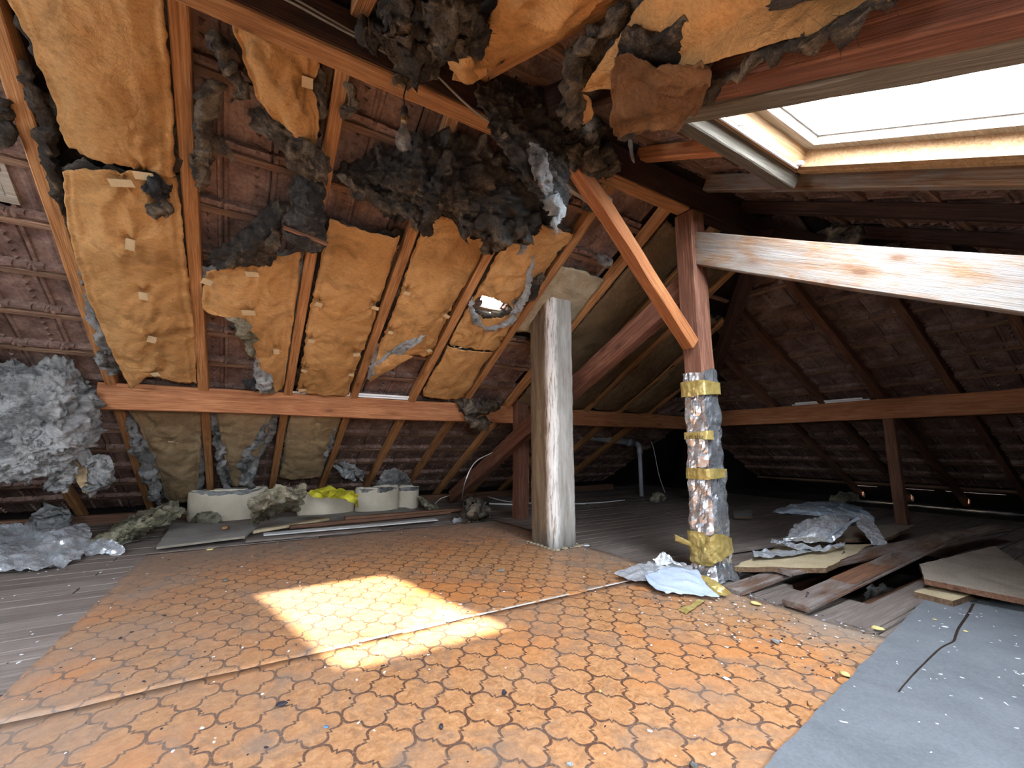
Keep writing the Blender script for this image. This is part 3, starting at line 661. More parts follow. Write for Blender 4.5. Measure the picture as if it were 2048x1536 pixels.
timber('purlin', 'dark purlin of the hip end running behind the post to the right edge', 'beam', None, (7.37, 5.30, 1.515), (7.37, -2.0, 1.515), .13, .27, M['purlin'], seed=65)
timber('strut', 'wide weathered whitish strut rising from the right to the post', 'beam', None, (3.12, 2.12, 2.70), (3.12, -1.9, 2.70-4.02*.538), .10, .262, M['weathered'], upv=(0,0,1), seed=66, wob=.004)
timber('principal_rafter', 'thick reddish principal rafter slanting down behind the flue to the floor', 'beam', None, (3.16, 2.2, 2.42), (3.16, 7.35, .10), .13, .21, M['post'], seed=67, wob=.006)
timber('brace', 'orange stained diagonal brace from ridge beam down to the post', 'beam', None, (1.78, 2.13, 3.03), (2.99, 2.13, 1.83), .105, .11, M['orange'], upv=(1,0,1), seed=68, wob=.008)
timber('prop_post', 'short worn prop post under the purlin just left of the flue', 'post', None, (3.31, 5.26, 0), (3.31, 5.26, 1.66), .20, .14, M['post'], upv=(0,1,0), seed=69, wob=.007)
timber('prop_post', 'dark square prop post under the hip end purlin', 'post', None, (7.36, 2.27, 0), (7.36, 2.27, 1.38), .12, .12, M['brownboard'], upv=(0,1,0), seed=70)
timber('prop_post', 'dark prop post in deep shade left of the foil-wrapped post', 'post', None, (6.6, 4.75, 0), (6.6, 4.75, 1.35), .11, .11, M['brownboard'], upv=(0,1,0), seed=71)
timber('header_board', 'grey weathered header board hanging below the skylight frame', 'board', None, Cpt(1.58, .965, .015), Cpt(3.02, .965, .015), .13, .09, M['header'], upv=NC, seed=72, wob=.005)
timber('collar_board', 'pale wide board stub under the ridge behind the orange brace', 'board', None, (1.55, 2.235, 3.0), (2.25, 2.235, 2.86), .03, .17, M['oldplank'], upv=(0,0,1), seed=73, wob=.006)
timber('wall_plate', 'low timber plate along the far eave behind the rolls', 'beam', None, (-3.0, 7.75, .06), (7.5, 7.75, .06), .12, .12, M['brownboard'], seed=74)
timber('brace', 'brown diagonal timber at the lower left edge by the foil sheet', 'beam', None, (-2.35, 6.35, .0), (-3.1, 6.9, .75), .16, .12, M['brownboard'], seed=75)

# centre post with its foil wrap
PXc, PYc, PWd = 3.135, 2.165, .175
post = tag(beam('centre_post', (PXc, PYc, -.02), (PXc, PYc, 3.02), PWd, PWd, M['post'], upv=(0,1,0), seed=76, wob=.006, cham=.012), 'square reddish centre post with peeling edge, bare above its foil wrap', 'post')
def wrap(name, mat, z0f, z1f, off, parent, seed, nz=60, na=64, amp=.012, crump=.016, bulge=None, a0=0, a1=1):
    vs, fs = [], []; hw = PWd/2; closed = (a1-a0) > .999
    for k in range(nz+1):
        for j in range(na+(0 if closed else 1)):
            t = (a0+(a1-a0)*j/na)*4 % 4; sd = int(t); f = t-sd
            cx, cy = [(-hw+2*hw*f, -hw), (hw, -hw+2*hw*f), (hw-2*hw*f, hw), (-hw, hw-2*hw*f)][sd]
            th = (a0+(a1-a0)*j/na)*4
            z = z0f(th)+(z1f(th)-z0f(th))*k/nz
            d = Vector((cx, cy, 0)); L = d.length; d /= L; cl = min(1.0, .114/ L) if False else 1.0
            corner = abs(f-.5)*2; q = Vector((cx*1.0, cy*1.0, z))+Vector((seed, 0, 0))
            dd, _ = noise.voronoi(Vector((q.x*13+q.z*2.5, q.y*13-q.z*1.5, q.z*6)))
            r = off+amp*fr(q, 9, 4)+crump*(dd[1]-dd[0]-.25)-.010*max(0, corner-.8)*5*.2
            if bulge: r += bulge(z)
            n = Vector((0,-1,0)) if sd == 0 else Vector((1,0,0)) if sd == 1 else Vector((0,1,0)) if sd == 2 else Vector((-1,0,0))
            nn = (n*(1-corner**6)+d*corner**6).normalized()
            vs.append(Vector((PXc+cx, PYc+cy, z))+nn*max(r, .003))
    m_ = na if closed else na+1
    for k in range(nz):
        for j in range(na if closed else na): fs.append((k*m_+j, k*m_+(j+1) % m_, (k+1)*m_+(j+1) % m_, (k+1)*m_+j))
    return link(name, mesh(vs, fs, False), mat, parent)
fw_ = thing('foil_wrap', 'crumpled silver foil taped around the lower part of the centre post', 'foil', (PXc, PYc, 0))
wrap('foil', M['foil'], lambda t: .0+.02*math.sin(t*5), lambda t: 1.60+.012*math.sin(t*2.5)+.03*max(0, math.sin(t*1.57)), .014, fw_, 3, nz=64, na=40, amp=.008, crump=.034, bulge=lambda z: .016*max(0, 1-abs(z-.42)/.5)+(.05*max(0, (.12-z)/.12)))
for k, (za, zb, sl, c0, c1, am) in enumerate([(1.42, 1.53, .01, -.25, .26, .006), (1.05, 1.13, -.015, .70, 1.06, .005), (.755, .83, .008, 0, 1, .006), (.15, .31, .05, 0, 1, .016)]):
    tp = wrap('tape_band', M['tape'], lambda t, za=za, sl=sl: za+sl*math.sin(t*1.4), lambda t, zb=zb, sl=sl: zb+sl*math.cos(t*1.9)*.8, .026+(.006 if k == 3 else 0), fw_, 9+k, nz=14, na=56, amp=am, crump=.006, a0=c0 % 1 if c1-c0 < .999 else 0, a1=(c0 % 1)+(c1-c0) if c1-c0 < .999 else 1, bulge=(lambda z: .006) if k < 3 else (lambda z: .010))
    if k == 0: tag(tp, 'yellow brown tape near the foil top')
    if k == 1: tprint = tp
fx = PXc-PWd/2-.045
sheet('tape_tail', [[(fx+.03, PYc+.05, .25), (fx+.0, PYc+.12, .27), (fx-.03, PYc+.21, .30)], [(fx+.03, PYc+.03, .19), (fx, PYc+.11, .225), (fx-.03, PYc+.21, .25)]], M['tape'], fw_, 16, 6, .002, .006, 8, .006, 20, .006, seed=3)
tx = bpy.data.curves.new('print', 'FONT'); tx.body = 'er  chu'; tx.size = .055; tx.extrude = .0004
txo = bpy.data.objects.new('tape_print', tx); COL.objects.link(txo); tx.materials.append(M['black'])
mw = Matrix((Vector((0,-1,0)), Vector((0,0,1)), Vector((-1,0,0)))).transposed().to_4x4(); mw.translation = Vector((PXc-PWd/2-.047, PYc+PWd/2-.02, 1.065))
bpy.context.view_layer.update(); tme = bpy.data.meshes.new_from_object(txo); bpy.data.objects.remove(txo); tag(link('tape_print', tme, None, tprint, mw), kind='stuff')

# ---------------------------------------------------------------- flue
flue = thing('concrete_flue', 'square grey concrete chimney flue with white streaked corner rising through the roof', 'chimney', ((CH[0]+CH[1])/2, (CH[2]+CH[3])/2, 0))
def flue_shaft():
    vs, fs = [], []; n = 70; ring = []
    x0, x1, y0, y1 = CH; c = .045
    pts = []
    def seg(a, b_, k): return [(a[0]+(b_[0]-a[0])*i/k, a[1]+(b_[1]-a[1])*i/k) for i in range(k)]
    cs = [(x0+c, y0), (x1-.015, y0), (x1, y0+.015), (x1, y1-.015), (x1-.015, y1), (x0+.015, y1), (x0, y1-.015), (x0, y0+c)]
    for i in range(8): pts += seg(cs[i], cs[(i+1) % 8], 8 if i % 2 == 0 else 3)
    for k in range(n+1):
        z = -.02+2.82*k/n
        for (x, yy) in pts:
            q = Vector((x, yy, z)); d = Vector((x-(x0+x1)/2, yy-(y0+y1)/2, 0)).normalized()
            vs.append(q+d*(.006*fr(q, 3, 3)+.004*fr(q, 14, 3)))
    m_ = len(pts)
    for k in range(n):
        for j in range(m_): fs.append((k*m_+j, k*m_+(j+1) % m_, (k+1)*m_+(j+1) % m_, (k+1)*m_+j))
    fs.append(tuple(range(m_))[::-1]); fs.append(tuple(n*m_+j for j in range(m_)))
    b = NB('flue_face'); v = b.coord((3, 3, .5), rnd=False); a = b.noise(v, 3, 8, .65, .6); f = b.noise(b.coord((14, 14, 1.2), rnd=False), 3, 5, .7)
    grey = b.ramp(b.math('ADD', b.math('MULTIPLY', a, .6), b.math('MULTIPLY', f, .4)), [(.3,(.20,.175,.145)),(.5,(.36,.335,.30)),(.7,(.52,.50,.47))])
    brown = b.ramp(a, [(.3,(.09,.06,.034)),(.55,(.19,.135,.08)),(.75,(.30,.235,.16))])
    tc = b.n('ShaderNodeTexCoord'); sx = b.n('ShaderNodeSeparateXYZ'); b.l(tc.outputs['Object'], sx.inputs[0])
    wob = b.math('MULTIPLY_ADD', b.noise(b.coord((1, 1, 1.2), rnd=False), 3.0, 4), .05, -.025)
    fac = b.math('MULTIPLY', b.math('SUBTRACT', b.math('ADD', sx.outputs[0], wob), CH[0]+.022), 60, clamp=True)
    col = b.mix(fac, brown, grey)  # left face browner: warm bounce light put into the colour
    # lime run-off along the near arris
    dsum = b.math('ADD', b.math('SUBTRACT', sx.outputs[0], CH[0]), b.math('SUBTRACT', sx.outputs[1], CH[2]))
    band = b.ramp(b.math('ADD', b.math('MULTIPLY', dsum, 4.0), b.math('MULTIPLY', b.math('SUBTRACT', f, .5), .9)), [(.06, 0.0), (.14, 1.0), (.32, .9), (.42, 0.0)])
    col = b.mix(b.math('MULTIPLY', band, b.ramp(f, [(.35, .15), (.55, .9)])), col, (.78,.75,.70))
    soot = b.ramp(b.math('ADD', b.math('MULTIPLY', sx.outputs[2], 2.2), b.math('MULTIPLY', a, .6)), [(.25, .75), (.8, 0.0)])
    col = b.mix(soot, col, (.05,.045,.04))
    b.base(col); b.rough(.95); b.bump(b.math('ADD', a, f), .5, .006)
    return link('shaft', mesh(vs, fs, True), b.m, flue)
flue_shaft()
sheet('cement_collar', [[Apt(2.475, 1.13, -.03), Apt(2.75, 1.12, -.03), Apt(3.075, 1.16, -.03)], [Apt(2.475, 1.6, -.04), Apt(2.75, 1.6, -.04), Apt(3.08, 1.6, -.03)], [Apt(2.475, 2.1, -.04), Apt(2.75, 2.1, -.04), Apt(3.08, 2.05, -.03)]], M['cement'], flue, 30, 30, .05, .012, 7, .0, 5, .01, lump=.006, seed=4)
b = MB(); rr = random.Random(4)
for k in range(70):
    an = rr.uniform(0, 6.28); dx, dy = (rr.choice((CH[0]-.02, CH[1]+.03, rr.uniform(CH[0], CH[1]+.12))), rr.uniform(CH[2]-.05, CH[3]+.04)); s_ = rr.uniform(.008, .022)
    if CH[0] < dx < CH[1]: dy = CH[2]-rr.uniform(.0, .05)
    b.hexa([(dx+sx_*s_*rr.uniform(.5, 1), dy+sy_*s_*rr.uniform(.5, 1), z_) for z_ in (.0, s_*.8) for (sx_, sy_) in ((-1,-1),(1,-1),(1,1),(-1,1))])
tag(b.build('mortar_crumbs', M['cement'], flue), kind='stuff')

# ---------------------------------------------------------------- roof windows
def roof_window(name, fn, w, label, detail):
    x0, x1, s0, s1 = w; nrm = fn(0,0,1)-fn(0,0,0)
    root = thing(name, label, None, fn((x0+x1)/2, (s0+s1)/2, 0), kind='structure')
    def bar(nm, xa, xb, sa, sb, na, nb, mt, par=root):
        q = [(xa, sa), (xb, sa), (xb, sb), (xa, sb)]; b = MB(); b.hexa([fn(x, s, na) for x, s in q]+[fn(x, s, nb) for x, s in q]); return b.build(nm, M[mt], par)
    t = .05
    for (xa, xb, sa, sb) in ((x0-t, x1+t, s0-t, s0), (x0-t, x1+t, s1, s1+t), (x0-t, x0, s0, s1), (x1, x1+t, s0, s1)):
        bar('outer_frame', xa, xb, sa, sb, -.27, -.03 if detail else -.13, 'frame' if detail else 'sash')
    if detail:
        for (xa, xb, sa, sb) in ((x0-t-.02, x1+t+.02, s0-t-.075, s0-t-.005), (x1+t+.005, x1+t+.055, s0-t, s1+t)): bar('lining', xa, xb, sa, sb, -.16, -.02, 'frame')
        rail = bar('vent_rail', x0, x1-.02, s0-.02, s0-.002, -.028, -.012, 'white')
        for xx in (x0+.35, x1-.06): bar('vent_clip', xx, xx+.03, s0-.02, s0+.03, -.05, -.028, 'white')
    f = .075
    for (xa, xb, sa, sb) in ((x0+.003, x1-.003, s0+.003, s0+f), (x0+.003, x1-.003, s1-f, s1-.003), (x0+.003, x0+f, s0+f, s1-f), (x1-f, x1-.003, s0+f, s1-f)):
        sa_ = bar('sash', xa, xb, sa, sb, -.25, -.13, 'sash')
    for (xa, xb, sa, sb) in ((x0+f, x1-f, s0+f, s0+f+.012), (x0+f, x1-f, s1-f-.012, s1-f), (x0+f, x0+f+.012, s0+f, s1-f), (x1-f-.012, x1-f, s0+f, s1-f)):
        bar('glazing_bead', xa, xb, sa, sb, -.225, -.18, 'pvc', sa_)
    bar('pane', x0+f, x1-f, s0+f, s1-f, -.206, -.200, 'glass', sa_)
    ld = bpy.data.lights.new('daylight_portal', 'AREA'); ld.shape = 'RECTANGLE'; ld.size = x1-x0; ld.size_y = s1-s0; ld.cycles.is_portal = True
    lo = bpy.data.objects.new('daylight_portal', ld); COL.objects.link(lo); ex = Vector((1,0,0)); z = -nrm.normalized(); ey = z.cross(ex)
    mm = Matrix((ex, ey, z)).transposed().to_4x4(); mm.translation = fn((x0+x1)/2, (s0+s1)/2, -.20); lo.matrix_world = mm
    return root
roof_window('window_1', Cpt, WIN1, 'pine framed roof window full of white daylight at the upper right', True)
roof_window('window_2', Apt, WIN2, 'small roof window cut by the left edge of the picture', False)
roof_window('fill_window_3', Cpt, FILL_WIN3, 'added fill light roof window in the near slope behind the viewer on the left', False)
roof_window('fill_window_4', Cpt, FILL_WIN4, 'added fill light roof window in the near slope behind the viewer', False)

def gable_fill_window():
    y0, y1, z0, z1 = FILL_GW; root = thing('fill_window_5', 'wide casement window added for fill light in the gable wall outside the picture', None, (-4.55, (y0+y1)/2, z0), kind='structure')
    for k in range(4):
        yy = y0+(y1-y0)*k/3; b = MB(); b.box(-4.57, -4.52, yy-.03 if k else yy, yy+.03 if k < 3 else yy, z0, z1); b.build('mullion', M['frame'], root)
    for zz in (z0, z1-.05):
        b = MB(); b.box(-4.57, -4.52, y0, y1, zz, zz+.05); b.build('rail', M['frame'], root)
    for k in range(3):
        b = MB(); b.box(-4.548, -4.542, y0+(y1-y0)*k/3+.03, y0+(y1-y0)*(k+1)/3-.03, z0+.05, z1-.05); b.build('pane', M['glass'], root)
    ld = bpy.data.lights.new('daylight_portal', 'AREA'); ld.shape = 'RECTANGLE'; ld.size = y1-y0; ld.size_y = z1-z0; ld.cycles.is_portal = True
    lo = bpy.data.objects.new('daylight_portal', ld); COL.objects.link(lo)
    mm = Matrix((Vector((0,1,0)), Vector((0,0,1)), Vector((1,0,0)))).transposed().to_4x4() @ Matrix.Rotation(math.pi, 4, 'Y'); mm.translation = (-4.6, (y0+y1)/2, (z0+z1)/2); lo.matrix_world = mm
gable_fill_window()

# ---------------------------------------------------------------- electrics
bulb = thing('light_bulb', 'clear glass bulb hanging on its wire from the ridge beam', 'light bulb', (.54, 2.0, 2.55))
def bc(z): return (.54, 2.0, z)
b = MB(); b.lathe([(.004, .175), (.016, .17), (.017, .15), (.020, .13), (.036, .095), (.041, .065), (.038, .035), (.024, .012), (.006, .003)], bc(2.525), 20); b.build('globe', M['bulbglass'], bulb, True)
b = MB(); b.lathe([(.0155, 0), (.0165, .008), (.0155, .012), (.0165, .02), (.0155, .024), (.0165, .032), (.015, .04)], bc(2.69), 16); b.build('screw_cap', M['brass'], bulb, True)
b = MB(); b.lathe([(.019, 0), (.021, .01), (.020, .045), (.012, .062), (.005, .07)], bc(2.722), 16); b.build('socket', M['black'], bulb, True)
b = MB(); b.tube([bc(2.78), (.535, 2.01, 2.85), (.55, 2.02, 2.93), (.52, 2.05, 3.0), (.54, 2.07, 3.06)], .004, 6); b.build('flex', M['black'], bulb, True)
b = MB(); b.lathe([(.003, 0), (.005, .02), (.004, .06), (.007, .062), (.003, .07)], bc(2.62), 8); st = b.build('stem', M['glass'], bulb, True)
b = MB(); b.tube([(.525, 2.0, 2.60), (.53, 2.004, 2.615), (.54, 2.0, 2.61), (.55, 2.004, 2.615), (.555, 2.0, 2.60)], .0006, 4); b.build('filament', M['steel'], bulb)
for k, dz in enumerate((0, .032)):
    pts = [(-.45, 2.075, 3.165+dz), (-.1, 2.07, 3.16+dz), (.2, 2.072, 3.14+dz*.7), (.42, 2.065, 3.12+dz*.5), (.52, 2.06, 3.10+dz*.4), (.56, 2.06, 3.05)]
    b = MB(); b.tube(smoothpath(pts, 40), .007, 7)
    tag(b.build('cable', M['cable'], None, True), ['lower old cable clipped along the ridge beam', 'upper old cable clipped along the ridge beam'][k], 'cable', 'cables on the ridge beam')
b = MB(); b.tube(smoothpath([(.72, 2.05, 3.12), (.9, 2.03, 3.0), (1.08, 2.02, 2.93), (1.35, 2.0, 2.86)], 24), .007, 7)
tag(b.build('cable', M['cable'], None, True), 'slack cable crossing the ridge beam right of the bulb', 'cable')
for nm, pth, r, lab in (('cable', [PY(985, 905, 5.6), PY(950, 925, 5.5), PY(930, 965, 5.45), PF(924, 1000, .05)], .008, 'white cable looping down to the floor left of the prop post'),
                        ('cable', [PF(870, 1008, .02), PF(880, 998, .12), PF(895, 992, .15), PF(900, 990, .1)], .006, 'short white cable end beside the cream rolls'),
                        ('cable', [PF(975, 993, .05), PF(1010, 1002, .02), PF(1060, 1006, .02), PF(1180, 1006, .01), PF(1250, 1000, .02)], .008, 'thin white cable lying on the floor behind the flue'),
                        ('cable', [PY(1290, 873, 6.4), PY(1305, 890, 6.4), PY(1318, 950, 6.4), PY(1330, 985, 6.4)], .006, 'thin cable drooping right of the grey pipe')):
    b = MB(); b.tube(smoothpath(pth, 24), r, 6); tag(b.build(nm, M['white'], None, True), lab, 'cable')
# cable trunking laid on the purlins
def trunk(p, q, label):
    t = thing('cable_trunking', label, 'trunking', p); p, q = Vector(p), Vector(q); d = (q-p).normalized(); sd = Vector((-d.y, d.x, 0))
    for k, (o, l0, l1) in enumerate(((0, 0, 1.0), (.035, .06, .93))):
        a = p+(q-p)*l0+sd*o*-1+Vector((0,0,.022*k)); e = p+(q-p)*l1+sd*o*-1+Vector((0,0,.022*k)); b = MB(); w, h, th = .032, .022, .003
        for (y0, y1, z0, z1) in ((-w/2, w/2, 0, th), (-w/2, -w/2+th, th, h), (w/2-th, w/2, th, h)):
            b.hexa([pt+sd*yy+Vector((0,0,zz)) for zz in (z0, z1) for pt, yy in ((a, y0), (e, y0), (e, y1), (a, y1))])
        b.build('rail', M['white'], t)
    return t
trunk((.29, 5.335, 1.603), (1.75, 5.34, 1.603), 'white plastic trunking lying on the long purlin of the far slope')
trunk((7.34, 3.45, 1.652), (7.34, 2.45, 1.652), 'white plastic trunking lying on the dark hip end purlin')
# soil pipe
pipe = thing('waste_pipe', 'grey plastic waste pipe with elbow dropping to the floor behind the flue', 'pipe', (6.95, 6.25, 0))
b = MB(); b.tube([(4.6, 6.3, 1.27), (5.2, 6.3, 1.24), (6.2, 6.3, 1.145), (6.75, 6.3, 1.09)], .075, 14); b.build('run', M['pvc'], pipe, True)
b = MB(); b.tube([(5.45, 6.3, 1.217), (5.53, 6.3, 1.209)], .083, 14); b.build('socket_ring', M['black'], pipe, True); b = MB(); b.tube([(6.55, 6.3, 1.11), (6.68, 6.3, 1.097)], .082, 14); b.build('socket_ring', M['pvc'], pipe, True)
b = MB(); b.tube(smoothpath([(6.72, 6.3, 1.09), (6.84, 6.3, 1.07), (6.92, 6.3, 1.0), (6.93, 6.3, .86)], 12), .058, 12); b.build('elbow', M['pvc'], pipe, True)
b = MB(); b.tube([(6.93, 6.3, .9), (6.93, 6.3, -.02)], .043, 12); b.build('drop', M['pvc'], pipe, True)
b = MB(); b.tube([(6.4, 6.3, 1.12), (6.4, 6.28, 1.3)], .045, 10); b.build('branch', M['white'], pipe, True)

# ---------------------------------------------------------------- insulation on the far slope
def rows(fn, rr): return [[fn(*p) for p in r] for r in rr]
def grow(ctrl, k, back, ref=CAM):
    """the wool behind a facing: a little wider, a little further from the room"""
    c = sum((p for r in ctrl for p in r), Vector())/sum(len(r) for r in ctrl)
    out = []
    for r in ctrl:
        rc = sum(r, Vector())/len(r)
        out.append([p+(p-rc).normalized()*k+back for p in r])
    return out
def batt(label, ctrl, nin, mat='kraft', wool='wooldark', group='kraft faced insulation batts', tabs=(), k=.03, wt=.06, seed=0, nu=44, nv=60, amp=.018, wrinkle=.010, hole=None, fluff=700, flen=.03, jag=.014, woolhole=None, name='insulation_batt', freq=3.0, wback=.05):
    c = ctrl[len(ctrl)//2][len(ctrl[0])//2]
    t = thing(name, label, 'insulation', c, group)
    kf = sheet('kraft_facing', ctrl, M[mat], t, nu, nv, .004, amp*.8, freq, wrinkle*.8, 7, jag, hole=hole, seed=seed, pins=[q[0] for q in tabs], fold=.010)
    sheet('wool', grow(ctrl, k, nin.normalized()*-wback), M[wool], t, 30, 50, wt, amp, freq, .0, 7, .035, hole=woolhole, seed=seed, lump=.02, fluff=fluff, flen=flen)
    for (p, ang, sz) in tabs: tab(p, ang, sz, nin, kf)
    return t
def tab(p, ang, sz, nin, par):
    ez = nin.normalized(); ex = Vector((1,0,0)); ex = (ex-ez*ex.dot(ez)).normalized(); ey = ez.cross(ex); a = math.radians(ang)
    e1 = ex*math.cos(a)+ey*math.sin(a); e2 = ez.cross(e1); w, h = sz; p = p+ez*.022
    b = MB(); b.hexa([p+e1*x*w/2+e2*y_*h/2+ez*z for z in (0, .004) for (x, y_) in ((-1,-1),(1,-.9),(.95,1),(-1,1))])
    return b.build('paper_tab', M['tab'], par)
G_ = 'kraft faced batts of the far slope'
batt('long upper kraft paper batt sagging between the two leftmost rafters', rows(PA, [[(22,-25,.03),(110,-25,.05),(220,-25,.05),(322,-25,.02)], [(62,95,.05),(140,100,.10),(230,100,.08),(338,110,.02)], [(108,230,.05),(170,235,.12),(250,225,.10),(346,235,.03)], [(148,292,.04),(205,325,.12),(270,342,.10),(348,350,.04)]]), NA, seed=1, tabs=[(PA(290,348,.09), 10, (.10,.05))], wrinkle=.02, amp=.03)
batt('long lower kraft paper batt with pinched paper tabs, its corner hanging over the purlin', rows(PA, [[(128,338,.05),(190,337,.09),(260,345,.10),(352,352,.02)], [(143,460,.04),(215,460,.09),(285,470,.08),(366,470,.02)], [(178,600,.03),(245,600,.08),(310,600,.07),(383,600,.01)], [(222,700,.05),(270,700,.09),(320,700,.06),(390,690,.00)], [(262,778,.11),(300,752,.06),(345,762,.03),(392,766,.00)]]), NA, seed=2, nu=56, nv=80, wrinkle=.018, amp=.022,
     tabs=[(PA(262,485,.09), 80, (.10,.05)), (PA(288,588,.08), 85, (.08,.055)), (PA(305,675,.08), 75, (.08,.06)), (PA(245,362,.10), 15, (.12,.05)), (PA(312,745,.05), 20, (.06,.05))])
batt('dull brown paper batt narrowing to the floor below the purlin, leftmost of three', rows(PA, [[(258,815,.0),(300,815,.02),(350,815,.02),(402,815,.0)], [(290,880,.02),(320,880,.05),(360,880,.05),(402,880,.01)], [(315,940,.03),(340,945,.06),(365,945,.06),(398,945,.02)], [(338,1003,.05),(350,1005,.07),(365,1005,.07),(385,1000,.04)]]), NA, 'kraftdull', 'woolgrey', seed=3, wrinkle=.02, k=.07, flen=.05, tabs=[(PA(343,880,.06), 5, (.05,.03))])
batt('crumpled kraft paper scrap under the ridge beam right of the first upright rafter', rows(PA, [[(468,40,.0),(540,75,.03),(640,118,.0)], [(490,125,.03),(550,150,.07),(636,165,.0)], [(525,200,.04),(570,210,.09),(632,225,.0)], [(560,245,.05),(590,270,.06),(630,290,.0)]]), NA, seed=4, wrinkle=.035, amp=.04, tabs=[(PA(615,162,.01), 5, (.06,.06))], fluff=300)
batt('torn kraft paper batt with a pale ragged edge above the purlin, left of centre', rows(PA, [[(412,540,.02),(470,533,.05),(530,520,.05),(602,500,.0)], [(408,618,.03),(478,605,.06),(530,610,.05),(590,600,.0)], [(470,640,.05),(515,680,.06),(545,690,.04),(580,690,.0)], [(515,720,.05),(535,735,.05),(550,740,.03),(570,750,.0)], [(528,775,.06),(540,788,.05),(550,785,.03),(563,775,.0)]]), NA, 'kraft', 'woolgrey', seed=5, wrinkle=.02, k=.05, tabs=[(PA(415,560,.04), -20, (.07,.06)), (PA(498,622,.06), 10, (.10,.06)), (PA(553,700,.05), 5, (.05,.07)), (PA(505,545,.05), 10, (.09,.05))])
batt('dull brown paper batt narrowing to the rolls below the purlin, second of three', rows(PA, [[(428,815,.0),(470,815,.03),(510,815,.02),(548,815,.0)], [(440,870,.02),(470,880,.05),(500,880,.05),(530,880,.02)], [(455,930,.03),(470,935,.06),(488,935,.06),(505,930,.03)], [(466,970,.04),(475,972,.05),(485,972,.05),(495,968,.04)]]), NA, 'kraftdull', 'woolgrey', seed=6, wrinkle=.02, k=.09, flen=.03)
def full(label, xl, xr, s0, s1, seed, mat='kraft', side=.022, rowsn=5, tabs=(), **kw):
    ct = []
    for i in range(rowsn):
        s = s0+(s1-s0)*i/(rowsn-1); j = .012*math.sin(i*2.1+seed)
        ct.append([Apt(xl+j, s, -.03), Apt(xl+.05+j, s, .0), Apt((xl+xr)/2, s, side), Apt(xr-.05-j, s, .0), Apt(xr-j, s, -.03)])
    return batt(label, ct, NA, mat, seed=seed, tabs=[(Apt(x, s, .0), a, z) for (x, s, a, z) in tabs], **kw)
full('widest intact kraft paper batt in the middle of the far slope', .345, .895, 1.25, 3.52, 7, nu=56, nv=100, amp=.014, wrinkle=.014, tabs=[(.39, 2.12, 80, (.05,.06)), (.39, 2.62, 85, (.05,.06)), (.87, 2.05, 80, (.04,.07)), (.84, 2.75, 20, (.07,.05)), (.85, 3.1, 80, (.04,.05)), (.40, 3.45, 10, (.08,.05)), (.38, 3.1, 60, (.04,.06))])
full('dull brown intact paper batt below the purlin, third of three', .345, .895, 3.75, 5.75, 8, 'kraftdull', wool='woolgrey', nu=44, nv=60, wrinkle=.018, tabs=[(.65, 4.15, 0, (.04,.03))])
full('kraft paper batt right of the widest one, torn off above the tiles', 1.05, 1.61, .95, 2.68, 9, nu=50, nv=80, wrinkle=.014, tabs=[(1.10, 1.8, 85, (.04,.06)), (1.57, 2.0, 70, (.04,.07)), (1.09, 2.35, 80, (.04,.05)), (1.57, 2.55, 45, (.05,.05))])
batt('kraft flap hanging from the torn batt with grey wool on its edge', [[Apt(1.04, 2.62, .01), Apt(1.2, 2.64, .04), Apt(1.42, 2.66, .03)], [Apt(1.05, 2.85, .03), Apt(1.15, 2.82, .07), Apt(1.28, 2.78, .05)], [Apt(1.06, 3.18, .05), Apt(1.11, 3.05, .07), Apt(1.17, 2.95, .06)]], NA, 'kraft', 'woolgrey', seed=10, nu=30, nv=30, wrinkle=.02, k=.05)
full('kraft paper batt pierced by the round ragged daylight hole', 1.77, 2.34, .75, 2.42, 11, nu=64, nv=100, amp=.03, wrinkle=.03, hole=(.42, .62, .24, .085), woolhole=(.42, .62, .22, .08))
full('lower kraft paper batt beside the flue, above the purlin', 1.77, 2.34, 2.46, 3.45, 12, nu=44, nv=50, wrinkle=.016)
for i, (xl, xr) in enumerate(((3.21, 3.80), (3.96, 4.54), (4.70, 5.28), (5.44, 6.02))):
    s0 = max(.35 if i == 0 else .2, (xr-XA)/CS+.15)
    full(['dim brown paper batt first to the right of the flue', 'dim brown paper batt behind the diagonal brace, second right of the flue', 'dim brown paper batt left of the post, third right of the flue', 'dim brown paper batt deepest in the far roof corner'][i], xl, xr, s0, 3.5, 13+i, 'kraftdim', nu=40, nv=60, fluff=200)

# wool tufts, rolls and rags hanging from the far slope
def tuft(label, path, radii, mat, seed, group='loose wool clumps', **kw):
    t = tag(blob('wool_clump', path, radii, M[mat], None, seed=seed, **kw), label, 'insulation', group); return t
def rag(label, ctrl, mat, seed, thick=.05, group='hanging wool rags', **kw):
    d = dict(nu=44, nv=44, amp=.03, freq=4, wrinkle=.0, jag=.05, lump=.035, fluff=1100, flen=.026); d.update(kw)
    return tag(sheet('wool_rag', ctrl, M[mat], None, thick=thick, seed=seed, **d), label, 'insulation', group)
tuft('brown wool strip dangling beside the upright rafter under the ridge', [PA(418,62,.02), PA(455,110,.05), PA(475,170,.06), PA(462,205,.05)], [.05,.05,.04,.02], 'woolbrown', 1, lump=.035)
tuft('long tan wool strip hanging along the upright rafter', [PA(455,170,.03), PA(425,180,.06), PA(410,230,.08), PA(412,290,.08), PA(400,335,.08), PA(398,385,.07)], [.03,.045,.05,.05,.055,.02], 'woolbrown', 2, lump=.04, fluff=600)
tuft('thin wool strand left of the torn grey strip', [PA(425,265,.04), PA(445,295,.06), PA(470,325,.06)], [.03,.035,.015], 'woolbrown', 3, fluff=300)
